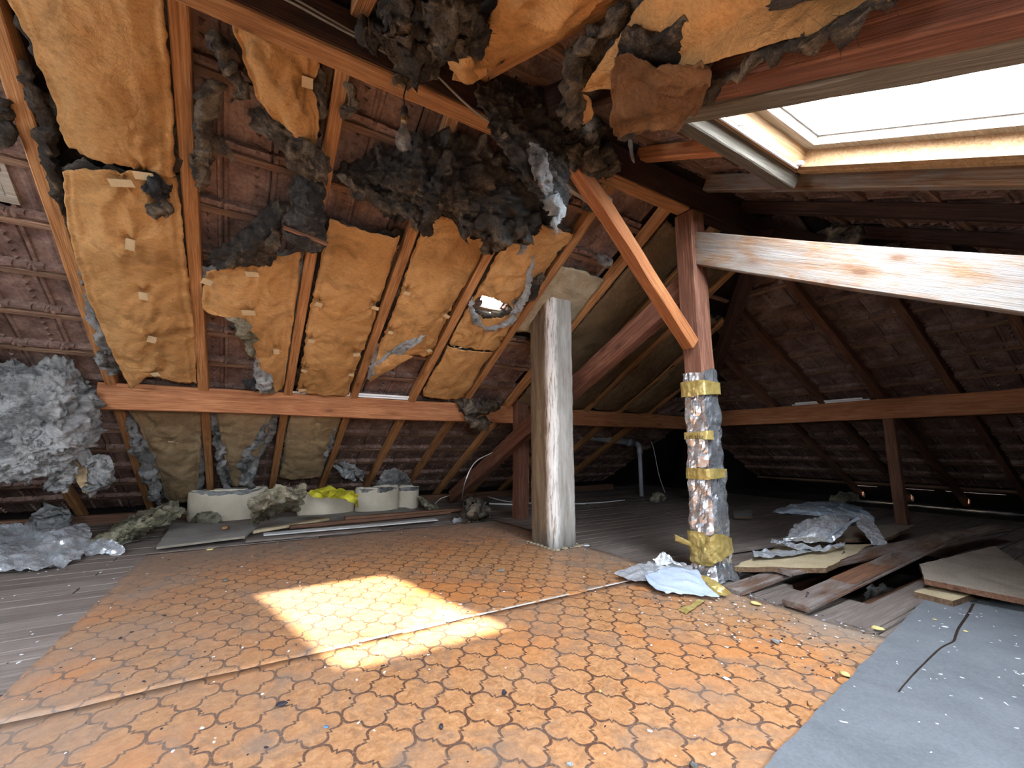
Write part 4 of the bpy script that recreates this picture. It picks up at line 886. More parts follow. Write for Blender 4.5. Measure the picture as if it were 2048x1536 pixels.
rag('grey wool strip slung from the tiles across to the rafter', rows(PA, [[(492,212,.0),(530,216,.02)], [(505,250,.06),(565,250,.06)], [(545,285,.12),(615,285,.12)], [(575,330,.15),(655,315,.14)], [(600,352,.15),(655,372,.13)]]), 'woolbrown', 4, .06, lump=.03, jag=.03)
rag('dark sooty batt end slumping behind the upright rafter', rows(PA, [[(545,395,-.02),(562,400,.0),(580,410,.0)], [(480,465,.02),(540,455,.08),(568,470,.06)], [(420,505,.05),(500,500,.14),(555,510,.08)], [(412,530,.04),(480,538,.12),(548,528,.06)]]), 'wooldark', 5, .08, jag=.03)
t5 = thing('insulation_batt', 'charcoal black batt hanging with a brown board edge in front of the rafter', 'insulation', PA(610,430,.15), G_)
sheet('wool', rows(PA, [[(585,352,.10),(615,350,.13),(652,372,.10)], [(578,410,.14),(612,412,.20),(654,430,.14)], [(566,458,.17),(610,470,.22),(656,485,.17)]]), M['woolchar'], t5, 44, 44, .10, .03, 4, 0, 5, .02, lump=.03, fluff=700, flen=.03, seed=6)
beam('edge_board', PA(566,455,.205), PA(655,490,.205), .03, .03, M['brownboard'], parent=t5, seed=5, upv=NA)
sheet('torn_underside', rows(PA, [[(562,458,.2),(610,478,.22),(656,490,.2)], [(572,485,.16),(612,505,.17),(642,504,.16)]]), M['woolchar'], t5, 24, 10, .03, .01, 6, 0, 5, .02, lump=.012, fluff=60, seed=7)
tuft('small tan wool knot on the dark hanging batt', [PA(545,455,.15), PA(552,480,.17), PA(540,500,.15)], [.03,.045,.02], 'woolbrown', 8, fluff=250)
tuft('cream torn wool edge of the paper beside the exposed tiles', [PA(450,630,.04), PA(480,645,.06), PA(498,680,.06), PA(508,715,.05)], [.03,.045,.05,.025], 'woolyellow', 9, lump=.03)
tuft('dark grey wool tail dropping over the purlin from the torn batt', [PA(518,705,.04), PA(515,735,.06), PA(528,765,.09), PA(548,785,.10)], [.02,.045,.07,.035], 'woolgrey', 10, lump=.04)
tuft('sooty wool wad on the purlin under the torn batt', [PA(482,762,.02), PA(505,772,.05), PA(525,775,.06)], [.03,.05,.03], 'woolchar', 11)
rag('grey white wool hanging across the exposed tiles above the trunking', rows(PA, [[(848,672,.03),(835,690,.05)], [(810,685,.05),(800,712,.06)], [(775,710,.06),(770,740,.06)], [(738,735,.05),(745,752,.05)]]), 'woolpale', 12, .04, nu=20, nv=50, lump=.025, jag=.03, fluff=500)
for i, (pth, rad, mt, lab) in enumerate([
    ([PA(255,835,.02), PA(275,880,.04), PA(298,930,.05), PA(310,975,.06), PA(322,1010,.08)], [.05,.07,.08,.07,.04], 'woolgrey', 'ragged grey wool edge left of the narrowing paper below the purlin'),
    ([PA(432,850,.02), PA(440,900,.04), PA(446,945,.05), PA(455,990,.07)], [.04,.05,.05,.04], 'woolgrey', 'ragged grey wool strand right of the lower upright rafter'),
    ([PA(540,840,.02), PA(508,890,.05), PA(492,940,.06), PA(505,985,.08)], [.04,.06,.08,.05], 'woolgrey', 'thick grey wool rope beside the second narrowing paper'),
    ([PA(672,850,.0), PA(660,890,.02), PA(645,930,.03)], [.02,.035,.02], 'woolgrey', 'thin grey wool line beside the intact lower batt'),
    ([PA(675,925,.02), PA(705,935,.05), PA(725,960,.06)], [.03,.06,.04], 'woolgrey', 'grey wool scrap curling over the leftmost cream roll top'),
    ([PA(668,930,.06), PA(690,945,.08), PA(712,960,.1)], [.04,.06,.04], 'woolpale', 'pale wool scrap behind the yellow bag')]):
    tuft(lab, pth, rad, mt, 20+i, lump=.05, fluff=500, flen=.03)
rag('flat grey wool piece leaning on the two right-hand cream rolls', [[PA(765,945,.05), PA(790,940,.08), PA(815,950,.06)], [PA(755,965,.10), PA(790,962,.14), PA(825,968,.10)], [PA(752,985,.16), PA(790,983,.2), PA(828,982,.16)]], 'woolgrey', 27, .06, jag=.05, fluff=500)

# big masses near the ridge
rag('huge dark wool curtain sagging below the ridge right of the bulb', [[PA(672,345,.02), PA(760,300,.02), PA(850,270,.05), PA(960,280,.05), PA(1060,330,.03)], [PA(680,372,.08), PA(760,350,.10), PA(850,340,.20), PA(950,350,.20), PA(1075,385,.08)], [PA(735,398,.12), PA(790,400,.22), PA(870,400,.30), PA(960,410,.28), PA(1080,430,.10)], [PA(790,415,.14), PA(840,445,.24), PA(890,425,.26), PA(960,462,.25), PA(1070,470,.12)]], 'wooldark', 30, .10, nu=90, nv=60, lump=.07, amp=.08, fluff=2600, jag=.06)
tuft('tan fringe of wool along the lower left edge of the dark curtain', [PA(672,350,.1), PA(720,380,.16), PA(770,405,.2), PA(820,430,.24), PA(850,462,.26)], [.035,.05,.05,.06,.04], 'woolbrown', 31, lump=.06, fluff=900, nring=46)
tuft('fluffy tan wool belly at the lower right of the dark curtain', [PA(895,425,.25), PA(945,440,.27), PA(1000,462,.25), PA(1050,455,.2), PA(1080,425,.15)], [.05,.09,.11,.09,.05], 'wooldark', 32, lump=.07, fluff=1400, nring=46, nseg=26)
tuft('pale blue wool wisp under the dark curtain, left of the daylight hole', [PA(1010,478,.2), PA(1040,480,.2), PA(1045,500,.18), PA(1033,510,.17)], [.03,.035,.025,.012], 'woolpale', 33, fluff=300)
tuft('twisted dark wool rope hanging in front of the paper batts', [PA(905,300,.25), PA(890,350,.3), PA(868,405,.3), PA(855,455,.28), PA(862,468,.27)], [.04,.06,.07,.06,.02], 'wooldark', 34, lump=.06, fluff=700)
tuft('wool stuffing beside the rafter next to the light bulb', [PA(690,165,.0), PA(700,200,.03), PA(688,240,.02)], [.03,.05,.03], 'woolbrown', 35)
tuft('wool line packed left of the rafter that meets the ridge beam', [PA(640,135,-.02), PA(640,190,.0), PA(636,240,.0)], [.03,.035,.03], 'woolbrown', 36, lump=.02)
s7 = rag('dark sheet of wool hanging in front of the ridge beam, frosted white at its tip', [[PY(955,165,1.98), PY(1010,165,1.97), PY(1075,175,1.97), PY(1138,190,2.0)], [PY(968,220,1.97), PY(1030,230,1.93), PY(1080,240,1.95), PY(1136,255,2.0)], [PY(995,285,1.97), PY(1040,290,1.91), PY(1085,300,1.94), PY(1135,310,2.0)], [PY(1035,350,1.97), PY(1065,355,1.93), PY(1095,360,1.95), PY(1135,362,2.0)], [PY(1082,400,1.98), PY(1098,405,1.95), PY(1112,412,1.96), PY(1136,415,1.99)]], 'wooldark', 37, .05, nu=60, nv=80, lump=.04, fluff=1500)
tuft('white frosted wool tip dangling below the dark sheet', [PY(1090,375,1.95), PY(1105,400,1.94), PY(1120,425,1.95), PY(1115,452,1.95), PY(1114,466,1.95)], [.05,.06,.045,.03,.008], 'woolpale', 38, lump=.05, fluff=900)
tuft('pale patch of wool on the face of the dark hanging sheet', [PY(1060,285,1.9), PY(1075,320,1.89), PY(1085,355,1.91), PY(1095,385,1.93)], [.03,.06,.06,.03], 'woolgrey', 39, lump=.04, fluff=500, squash=(1,.5,1))
tuft('brown wool roll stuffed against the ridge beam left of the post', [PY(1135,300,2.03), PY(1165,315,2.02), PY(1200,325,2.02), PY(1235,320,2.03)], [.07,.10,.09,.05], 'woolbrown', 40, lump=.06, fluff=900)
tuft('dark wool wad above the orange brace head', [PY(1130,270,2.05), PY(1170,275,2.04), PY(1225,290,2.04)], [.07,.09,.07], 'wooldark', 41, lump=.05, fluff=600)
tuft('tan wool tuft on the rafter end behind the brace', [PA(1165,400,.02), PA(1185,410,.05), PA(1205,425,.05)], [.04,.06,.04], 'woolbrown', 42)
# frayed rim of the daylight hole
hc = [PA(985+44*math.cos(a), 612+42*math.sin(a), .02) for a in [math.radians(d) for d in range(-20, 215, 15)]]
tuft('frosted white wool rim around the daylight hole', hc, [.02,.035,.045,.05,.05,.05,.04,.035,.02], 'woolpale', 43, lump=.035, fluff=900, flen=.03, nring=60)
tuft('white wool wisp trailing from the daylight hole toward the flue', [PA(1020,630,.05), PA(1045,605,.06), PA(1055,580,.06), PA(1060,540,.05), PA(1068,510,.04)], [.04,.05,.04,.03,.02], 'woolpale', 44, lump=.04, fluff=600)
tuft('dark torn paper and wool beside the flue top', [PA(1065,600,.02), PA(1072,570,.04), PA(1085,545,.03)], [.04,.05,.03], 'wooldark', 45)
for i, (pts, lab) in enumerate([([PA(1105,500,-.04), PA(1120,497,-.03), PA(1135,505,-.04)], 'tan wool bit stuck above the cement plate'), ([PA(1190,515,-.03), PA(1208,520,-.02), PA(1222,530,-.03)], 'grey wool bit at the upper right corner of the cement plate'),
        ([PY(905,795,5.28), PY(945,810,5.22), PY(1000,815,5.24)], 'brown wool and paper wad caught on the purlin left of the flue'), ([PY(930,830,5.25), PY(955,845,5.22), PY(975,860,5.25)], 'torn paper wad hanging under the purlin left of the flue')]):
    tuft(lab, pts, [.03,.05,.03] if i < 2 else [.06,.10,.06], ['woolbrown', 'woolgrey', 'woolbrown', 'woolyellow'][i] if i < 3 else 'woolbrown', 46+i, fluff=300)
# mass at the left edge
rag('large mass of grey white wool bulging at the left edge below the tiles', [[PY(-70,705,5.2), PY(40,712,5.15), PY(130,722,5.15), PY(186,745,5.25)], [PY(-70,790,5.0), PY(40,790,4.9), PY(130,790,4.9), PY(200,805,5.15)], [PY(-70,870,4.9), PY(40,870,4.8), PY(130,870,4.85), PY(207,860,5.1)], [PY(-70,930,4.95), PY(40,930,4.85), PY(110,915,4.9), PY(185,900,5.1)], [PY(-70,985,5.05), PY(25,978,5.0), PY(85,945,5.0), PY(160,912,5.1)]], 'woolgrey', 60, .16, nu=110, nv=110, amp=.10, lump=.055, fluff=2500, flen=.02, jag=.07)
for i, (a, lab) in enumerate([([PY(125,925,5.15), PY(120,955,5.12), PY(130,985,5.15)], 'short wool rag hanging under the grey mass'), ([PY(190,910,5.2), PY(196,950,5.17), PY(180,995,5.2)], 'longer wool rag hanging under the grey mass near the purlin end')]):
    tuft(lab, a, [.06,.08,.05], 'woolgrey', 62+i, lump=.05, fluff=400)
sheet_ = sheet('kraft_scrap', [[PY(138,920,5.18), PY(185,905,5.22)], [PY(150,955,5.2), PY(185,950,5.22)], [PY(165,985,5.22), PY(178,988,5.23)]], M['kraftdull'], None, 20, 20, .004, .02, 4, .02, 8, .02, seed=64); tag(sheet_, 'strip of dull brown paper between the two rags under the grey mass', 'paper')
tuft('dark wool scraps along the rafter at the upper left edge', [PA(20,200,.0), PA(10,240,.02), PA(-5,290,.02)], [.04,.05,.04], 'wooldark', 66)
tuft('sooty wool beside the long upper batt at the left', [PA(45,120,-.02), PA(80,230,-.01), PA(108,330,.0), PA(125,430,.0)], [.03,.045,.04,.03], 'wooldark', 67, lump=.03, fluff=500, nring=50)
tuft('sooty grey wool along the left rafter lower down', [PA(150,480,-.02), PA(180,600,-.01), PA(210,690,.0), PA(218,750,.02)], [.02,.03,.05,.07], 'woolgrey', 68, lump=.035, fluff=500, nring=50)
tuft('black wool burst from the joint between the two long batts', [PA(300,385,.10), PA(320,375,.13), PA(345,370,.08)], [.05,.06,.04], 'woolchar', 69, lump=.05, fluff=500)
tuft('tan wool hanging at the lower edge of that joint', [PA(293,412,.1), PA(320,415,.12), PA(345,410,.08)], [.03,.045,.03], 'woolbrown', 70, fluff=300)

# ---------------------------------------------------------------- insulation on the slope over the camera
batt('tan paper batt overhead with a torn curling end by the bulb', rows(PC, [[(905,150,.10),(925,115,.14),(985,20,.05),(1010,-60,.0)], [(950,152,.06),(985,120,.10),(1050,40,.05),(1080,-60,.0)], [(1010,112,.02),(1060,85,.06),(1130,20,.04),(1170,-60,.0)], [(1070,85,.0),(1120,60,.01),(1190,20,.0),(1240,-60,.0)]]), NC, seed=80, group='papered batts overhead', wrinkle=.03, amp=.03, nu=50, nv=50, wback=.09)
sheet_ = sheet('kraft_scrap', rows(PC, [[(898,78,.16),(915,75,.2),(940,108,.18)], [(902,120,.18),(925,125,.22),(942,118,.2)], [(915,145,.16),(935,155,.2),(950,150,.16)]]), M['kraft'], None, 24, 24, .004, .02, 5, .02, 8, .02, seed=81); tag(sheet_, 'curled lip of tan paper catching light above the bulb', 'paper')
for i, (pth, rad, mt, lab) in enumerate([
    ([PC(905,-10,.12), PC(900,40,.15), PC(875,80,.14), PC(860,125,.12)], [.07,.09,.07,.04], 'woolbrown', 'tan grey wool bunch dangling overhead left of the curling paper'),
    ([PC(935,30,.14), PC(950,70,.16), PC(930,100,.15)], [.05,.06,.03], 'wooldark', 'dark wool under the curling paper overhead'),
    ([PC(725,50,.08), PC(745,85,.1), PC(785,130,.1), PC(800,150,.08)], [.03,.05,.06,.04], 'wooldark', 'dark wool edge hanging over the ridge beam by the cables'),
    ([PC(790,-10,.06), PC(820,40,.1), PC(835,100,.1)], [.10,.13,.06], 'wooldark', 'black wool mass at the top edge above the cables'),
    ([PY(785,160,2.05), PY(805,168,2.04), PY(822,175,2.05)], [.03,.045,.025], 'woolbrown', 'small wool knot where the bulb wire leaves the beam'),
    ([PC(845,125,.1), PC(850,150,.12), PC(842,165,.1)], [.04,.05,.02], 'woolbrown', 'small wool knot on a splinter above the slack cable'),
    ([PC(1255,5,.03), PC(1205,60,.06), PC(1165,110,.1), PC(1150,170,.14), PC(1145,230,.16), PC(1140,262,.16)], [.03,.045,.05,.06,.06,.035], 'woolbrown', 'thick frayed wool edge along the big sagging ceiling paper'),
    ([PC(1790,5,.21), PC(1700,45,.23), PC(1600,85,.24), PC(1500,125,.24), PC(1440,165,.24), PC(1400,200,.24)], [.03,.035,.035,.03,.03,.02], 'woolbrown', 'grey tan wool edge along the skylight trimmer rafter'),
    ([PC(1245,120,.14), PC(1270,140,.17), PC(1280,190,.18), PC(1265,240,.29), PC(1245,275,.29)], [.05,.06,.05,.05,.02], 'wooldark', 'dark scorched wool hanging under the big sagging paper'),
    ([PC(1245,278,.15), PC(1290,250,.14), PC(1340,228,.12), PC(1380,205,.1)], [.008,.012,.012,.006], 'woolpale', 'thin white frayed thread along the hanging paper edge'),
    ([PC(1258,272,.15), PC(1262,295,.16), PC(1264,312,.16), PC(1268,325,.16)], [.012,.012,.01,.006], 'woolpale', 'white wool thread dangling below the paper tip'),
    ([PC(1175,245,.14), PC(1185,255,.15)], [.025,.02], 'woolpale', 'small white wool tip at the frayed paper edge')]):
    tuft(lab, pth, rad, mt, 90+i, lump=.05 if max(rad) > .03 else .004, fluff=600 if max(rad) > .02 else 120, flen=.035 if max(rad) > .02 else .015, nring=44)
batt('big sagging tan paper batt overhead between rafter and skylight', rows(PC, [[(1160,185,.16),(1185,150,.17),(1250,60,.10),(1330,-60,.02)], [(1195,180,.18),(1250,130,.18),(1380,40,.12),(1500,-60,.04)], [(1240,160,.17),(1330,128,.18),(1500,40,.13),(1700,-60,.05)], [(1300,165,.22),(1420,128,.22),(1620,65,.22),(1880,-30,.18)]]), NC, seed=110, group='papered batts overhead', wrinkle=.02, amp=.03, nu=60, nv=60, wool='woolbrown', wback=.10)
batt('ragged brown paper hanging down at the end of the sagging batt', rows(PC, [[(1235,110,.22),(1300,118,.24),(1410,125,.24)], [(1225,170,.27),(1310,170,.27),(1425,150,.25)], [(1235,225,.28),(1310,215,.27),(1410,178,.25)], [(1242,276,.28),(1300,250,.27),(1395,205,.25)]]), NC, mat='kraftshade', seed=111, group='papered batts overhead', wrinkle=.06, amp=.07, wool='wooldark', k=.01, wback=.08)
sheet_ = sheet('kraft_scrap', rows(PC, [[(1165,185,.16),(1178,190,.17)], [(1168,225,.17),(1186,228,.18)], [(1165,252,.17),(1182,240,.17)]]), M['kraft'], None, 14, 20, .004, .01, 5, .01, 8, .01, seed=112); tag(sheet_, 'narrow tan paper strip at the frayed corner of the sagging batt', 'paper')
tuft('hairy grey wool hanging in the shade right of the post head', [Cpt(4.0,.9,.12)+Vector((0,0,.1)), Cpt(3.95,1.0,.2), Cpt(3.9,1.05,.3)], [.05,.10,.05], 'woolbrown', 113, lump=.06, fluff=500)

# ---------------------------------------------------------------- things on the floor
def board(name, label, cat, p0, p1, w, t, mat, group=None, seed=0, roll=(0,0,1), cham=.004, groove=False, nails=()):
    o = tag(beam(name, p0, p1, w, t, M[mat], upv=roll, seed=seed, wob=.002, cham=cham), label, cat, group)
    L = (Vector(p1)-Vector(p0)).length
    if groove:
        for sgn in (-1,):
            g = MB(); g.box(.0, L, sgn*(w/2+.012), sgn*w/2, -t*.18, t*.12); q = link('tongue', mesh(g.v, g.f), M[mat], None, o.matrix_world.copy()); q.parent = o; q.matrix_parent_inverse = PINV[o.name]
    for (x, yy) in nails:
        g = MB(); g.tube([(x, yy, t/2+.004), (x+.05, yy+.012, t/2+.012)], .0035, 6); g.tube([(x+.05, yy+.012, t/2+.012), (x+.053, yy+.0125, t/2+.0125)], .008, 8)
        q = link('nail', mesh(g.v, g.f), M['steel'], None, o.matrix_world.copy()); q.parent = o; q.matrix_parent_inverse = PINV[o.name]
    return o
def panel(name, label, cat, corners, t, mats, group=None, seed=0, rag_=0.01):
    """a sheet of board with a slightly broken outline; corners on its upper face"""
    cs = [Vector(c) for c in corners]; pts = []; r = random.Random(seed)
    for i in range(len(cs)):
        a, b2 = cs[i], cs[(i+1) % len(cs)]; n = max(2, int((b2-a).length/.07)); nd = (b2-a).normalized().cross(Vector((0,0,1)))
        for k in range(n): pts.append(a+(b2-a)*k/n+(nd*r.uniform(-rag_, rag_) if k else Vector()))
    n = len(pts); c = sum(pts, Vector())/n; vs = pts+[p-Vector((0,0,t)) for p in pts]; loc = c-Vector((0,0,t))
    fs = [tuple(range(n))[::-1], tuple(range(n, 2*n))]+[(i, (i+1) % n, n+(i+1) % n, n+i) for i in range(n)]
    o = link(name, mesh(vs, fs, midx=[0, 0]+[1]*n), [M[mats[0]], M[mats[1]]]); return tag(o, label, cat, group)

# pile on the right
tag(panel('hardboard_sheet', 'big grey hardboard sheet with a black pencil line at the lower right', 'panel', [(.9,.80,.016), (2.03,.925,.016), (3.04,1.035,.016), (3.93,1.135,.016), (4.27,.76,.016), (4.4,-.6,.016), (1.3,-.7,.016)], .012, ('hardboard', 'greypanel'), seed=1, rag_=.004))
pl_ = [PF(1947,1207,.0165), PF(1935,1230,.0165), PF(1918,1255,.0165), PF(1911,1272,.0165), PF(1906,1283,.0165), PF(1880,1297,.0165), PF(1840,1335,.0165), PF(1812,1365,.0165), PF(1797,1384,.0165)]
b = MB(); pw = smoothpath(pl_, 40)
for i in range(39):
    a, c = pw[i], pw[i+1]; d = (c-a).normalized().cross(Vector((0,0,1)))*(.007*(1-i/60)); k = len(b.v); b.v += [a-d, a+d, c+d, c-d]; b.f.append((k, k+1, k+2, k+3))
hb = bpy.data.objects['hardboard_sheet']; b.build('pencil_line', M['black'], hb)
panel('chipboard_sheet', 'cream chipboard panel with broken dark edge leaning from the post over the hole', 'panel', [PF(1468,1133,.10), PF(1652,1136,.13), PF(1746,1088,.13), PF(1560,1092,.10)], .035, ('chip', 'chipedge'), 'broken chipboard panels', 2, .012)
panel('chipboard_sheet', 'dusty chipboard panel further back under the foil scrap', 'panel', [PF(1640,1078,.13), PF(1770,1078,.12), PF(1830,1050,.12), PF(1690,1052,.12)], .03, ('chipdark', 'chipedge'), 'broken chipboard panels', 3, .012)
panel('chipboard_sheet', 'large dusty chipboard panel at the right edge behind the small offcut', 'panel', [PF(1838,1128,.14), PF(1848,1158,.12), PF(2060,1200,.10), PF(2120,1180,.10), PF(1990,1092,.13)], .035, ('chipdark', 'brownboard'), 'broken chipboard panels', 4, .006)
panel('chipboard_offcut', 'small chipboard offcut resting on the corner of the grey hardboard', 'panel', [PF(1828,1183,.05), PF(1905,1202,.05), PF(1955,1183,.05), PF(1874,1169,.05)], .034, ('chip', 'chipedge'), None, 5, .006)
panel('chipboard_sheet', 'loose grey panel piece far behind the post', 'panel', [PF(1468,1034,.05), PF(1505,1034,.05), PF(1503,1020,.05), PF(1466,1022,.05)], .02, ('greypanel', 'chipedge'), 'broken chipboard panels', 6, .006)
board('floor_board', 'reddish tongue and groove board lying across the hole with bare wood patch', 'board', PF(1590,1211,.035), PF(1905,1068,.17), .155, .036, 'tg', 'loose tongue and groove boards', 1, groove=True, nails=((.14, .0), (1.55, .02)))
g = MB(); fb = bpy.data.objects['floor_board']; g.box(.62, 1.22, -.076, .076, .0185, .0195); q = link('bare_patch', mesh(g.v, g.f), M['brownboard'], None, fb.matrix_world.copy()); q.parent = fb; q.matrix_parent_inverse = PINV[fb.name]
board('floor_board', 'longer tongue and groove board reaching far right behind the bare-patched one', 'board', PF(1560,1142,.09), PF(1995,1056,.16), .17, .036, 'tg', 'loose tongue and groove boards', 2, groove=True, nails=((.8, .03), (3.3, -.03)))
board('floor_board', 'short board end beside the foot of the foil-wrapped post', 'board', PF(1462,1183,.015), PF(1610,1130,.06), .13, .036, 'tg', 'loose tongue and groove boards', 3, groove=True, nails=((.25, .02),))
board('floor_board', 'dark board edge tilted behind the foil-wrapped post', 'board', (3.55, 2.62, .02), (5.9, 2.28, .05), .16, .034, 'plankgrey', None, 4)
board('floor_board', 'pale floor board under the edge of the grey hardboard', 'board', (2.95, 1.19, .004), (4.3, 1.20, .004), .17, .02, 'plankgrey', None, 5)
# foil on the right
fr_ = thing('foil_scrap', 'shiny crumpled foil sheet with torn strips lying on the chipboard panels', 'foil', PF(1640,1085,.14))
sheet('foil', [[PF(1590,1048,.26), PF(1650,1030,.34), PF(1700,1040,.30)], [PF(1570,1075,.20), PF(1640,1062,.27), PF(1690,1062,.26)], [PF(1555,1082,.17), PF(1610,1085,.17), PF(1665,1085,.18)]], M['foilfloor'], fr_, 30, 22, .002, .02, 6, .01, 9, .02, seed=1, crumple=(.05, 9), flat=True)
sheet('torn_strip', [[PF(1545,1075,.17), PF(1565,1080,.17), PF(1640,1095,.165), PF(1690,1082,.18)], [PF(1540,1085,.16), PF(1565,1090,.16), PF(1640,1100,.16), PF(1690,1090,.17)]], M['foilfloor'], fr_, 40, 8, .002, .012, 8, .006, 14, .01, seed=2, crumple=(.03, 12), flat=True)
sheet('torn_strip', [[PF(1503,1100,.155), PF(1530,1102,.14), PF(1580,1100,.15), PF(1640,1092,.16)], [PF(1508,1112,.15), PF(1530,1114,.135), PF(1580,1110,.14), PF(1645,1098,.15)]], M['foildull'], fr_, 40, 8, .002, .012, 8, .006, 14, .01, seed=3, crumple=(.03, 12), flat=True)
sheet('torn_strip', [[PF(1705,1034,.32), PF(1722,1032,.32), PF(1738,1036,.30)], [PF(1720,1058,.24), PF(1738,1055,.25), PF(1758,1060,.22)], [PF(1745,1090,.13), PF(1762,1092,.12), PF(1776,1090,.13)]], M['foilfloor'], fr_, 16, 36, .002, .01, 8, .006, 14, .01, seed=4, crumple=(.03, 10), flat=True)
sheet('white_fold', [[PF(1672,1062,.28), PF(1716,1033,.335)], [PF(1655,1078,.21), PF(1722,1036,.325)]], M['foilback'], fr_, 24, 6, .002, .006, 8, .004, 14, .006, seed=5)
tag(sheet('plastic_bag', [[PF(1550,1020,.02), PF(1600,1008,.06), PF(1660,1003,.07), PF(1720,1015,.03)], [PF(1548,1024,.02), PF(1610,1018,.09), PF(1680,1018,.09), PF(1745,1032,.04)], [PF(1570,1028,.01), PF(1630,1030,.02), PF(1690,1036,.04), PF(1748,1044,.01)]], M['bag'], None, 44, 24, .003, .03, 5, .015, 8, .02, seed=6, crumple=(.03, 8), flat=True), 'pale plastic bag with blue print lying behind the foil scrap', 'plastic bag')
fs_ = thing('foil_sheet', 'foil sheet with pale blue paper back curled at the foot of the post', 'foil', PF(1330,1165,.03))
sheet('paper_back', [[PF(1290,1150,.07), PF(1345,1135,.10), PF(1395,1142,.10)], [PF(1300,1168,.05), PF(1350,1160,.07), PF(1410,1165,.07)], [PF(1330,1188,.03), PF(1380,1192,.02), PF(1438,1196,.025)]], M['foilback'], fs_, 40, 30, .003, .012, 5, .01, 8, .015, seed=7)
sheet('foil_face', [[PF(1228,1146,.05), PF(1290,1128,.09), PF(1330,1124,.09), PF(1375,1126,.10)], [PF(1250,1155,.045), PF(1300,1140,.075), PF(1340,1133,.085), PF(1385,1136,.09)], [PF(1285,1166,.045), PF(1305,1155,.055), PF(1345,1143,.075), PF(1392,1146,.09)]], M['foildull'], fs_, 50, 24, .003, .012, 7, .008, 12, .014, seed=8, crumple=(.02, 14), flat=True)
sheet('foil_tuft', [[PF(1305,1120,.12), PF(1330,1108,.16), PF(1350,1118,.14)], [PF(1312,1132,.08), PF(1340,1128,.10), PF(1368,1135,.09)]], M['foilfloor'], fs_, 26, 16, .003, .02, 8, .01, 12, .02, seed=9, crumple=(.05, 13), flat=True)
tag(sheet('tape_strip', [[PF(1388,1150,.08), PF(1412,1152,.09)], [PF(1415,1170,.06), PF(1445,1172,.07)], [PF(1432,1194,.02), PF(1464,1188,.02)]], M['tape'], None, 16, 26, .002, .01, 7, .008, 12, .01, seed=10), 'wide yellow brown tape strip stuck at the foot of the post', 'tape')
tag(sheet('tape_strip', [[PF(1398,1198,.02), PF(1408,1202,.015)], [PF(1378,1210,.02), PF(1390,1216,.012)], [PF(1355,1220,.012), PF(1372,1228,.01)]], M['tape'], None, 10, 24, .002, .008, 7, .006, 12, .01, seed=11), 'small tape strip lying on the linoleum before the foil sheet', 'tape')
# left foil, wool and panels
fl_ = thing('foil_sheet', 'large crumpled silver foil sheet on the boards at the left edge', 'foil', PF(100,1110,.0))
sheet('foil', [[PF(-60,1062,.12), PF(25,1046,.20), PF(80,1058,.14), PF(175,1048,.16)], [PF(-60,1085,.12), PF(40,1078,.10), PF(110,1072,.17), PF(180,1066,.12)], [PF(-60,1112,.08), PF(30,1105,.10), PF(110,1098,.08), PF(178,1092,.04)], [PF(-60,1150,.01), PF(30,1143,.02), PF(100,1138,.015), PF(160,1120,.02)]], M['foilfloor'], fl_, 70, 50, .003, .03, 4, .015, 7, .03, seed=12, crumple=(.06, 6), flat=True)
sheet('folded_corner', [[PF(165,1094,.05), PF(205,1078,.10), PF(222,1078,.12)], [PF(165,1104,.03), PF(200,1095,.06), PF(250,1098,.05)], [PF(170,1108,.02), PF(205,1106,.02), PF(228,1110,.01)]], M['foilfloor'], fl_, 30, 24, .003, .02, 6, .01, 9, .012, seed=13, crumple=(.05, 9), flat=True)
wl_ = tag(sheet('wool_slab', [[PF(178,1080,.02), PF(270,1030,.20), PF(345,1000,.36)], [PF(195,1088,.06), PF(280,1045,.22), PF(360,1010,.34)], [PF(240,1090,.02), PF(310,1060,.10), PF(372,1028,.22)]], M['woolyellow'], None, 50, 36, .10, .05, 5, 0, 6, .05, seed=14, lump=.05, fluff=900, flen=.04), 'grimy yellow wool slab sloping onto the floor left of the grey panel', 'insulation')
tuft('grey wool scrap on the floor behind the left foil sheet', [PF(70,1040,.1), PF(110,1040,.14), PF(140,1050,.08)], [.10,.14,.06], 'woolgrey', 120, lump=.06)
tuft('yellow wool crumbs in front of the widest cream roll', [PF(385,1040,.05), PF(415,1038,.07), PF(445,1042,.03)], [.06,.08,.03], 'woolyellow', 121, lump=.05)
tag(sheet('wool_slab', [[PF(500,1015,.42), PF(560,985,.52), PF(612,975,.56)], [PF(508,1030,.28), PF(560,1005,.40), PF(610,990,.48)], [PF(505,1055,.05), PF(545,1035,.15), PF(595,1020,.22)]], M['woolyellow'], None, 44, 36, .10, .05, 5, 0, 6, .05, seed=15, lump=.05, fluff=800, flen=.04), 'yellow wool slab propped between the cream rolls with a grey crust', 'insulation')
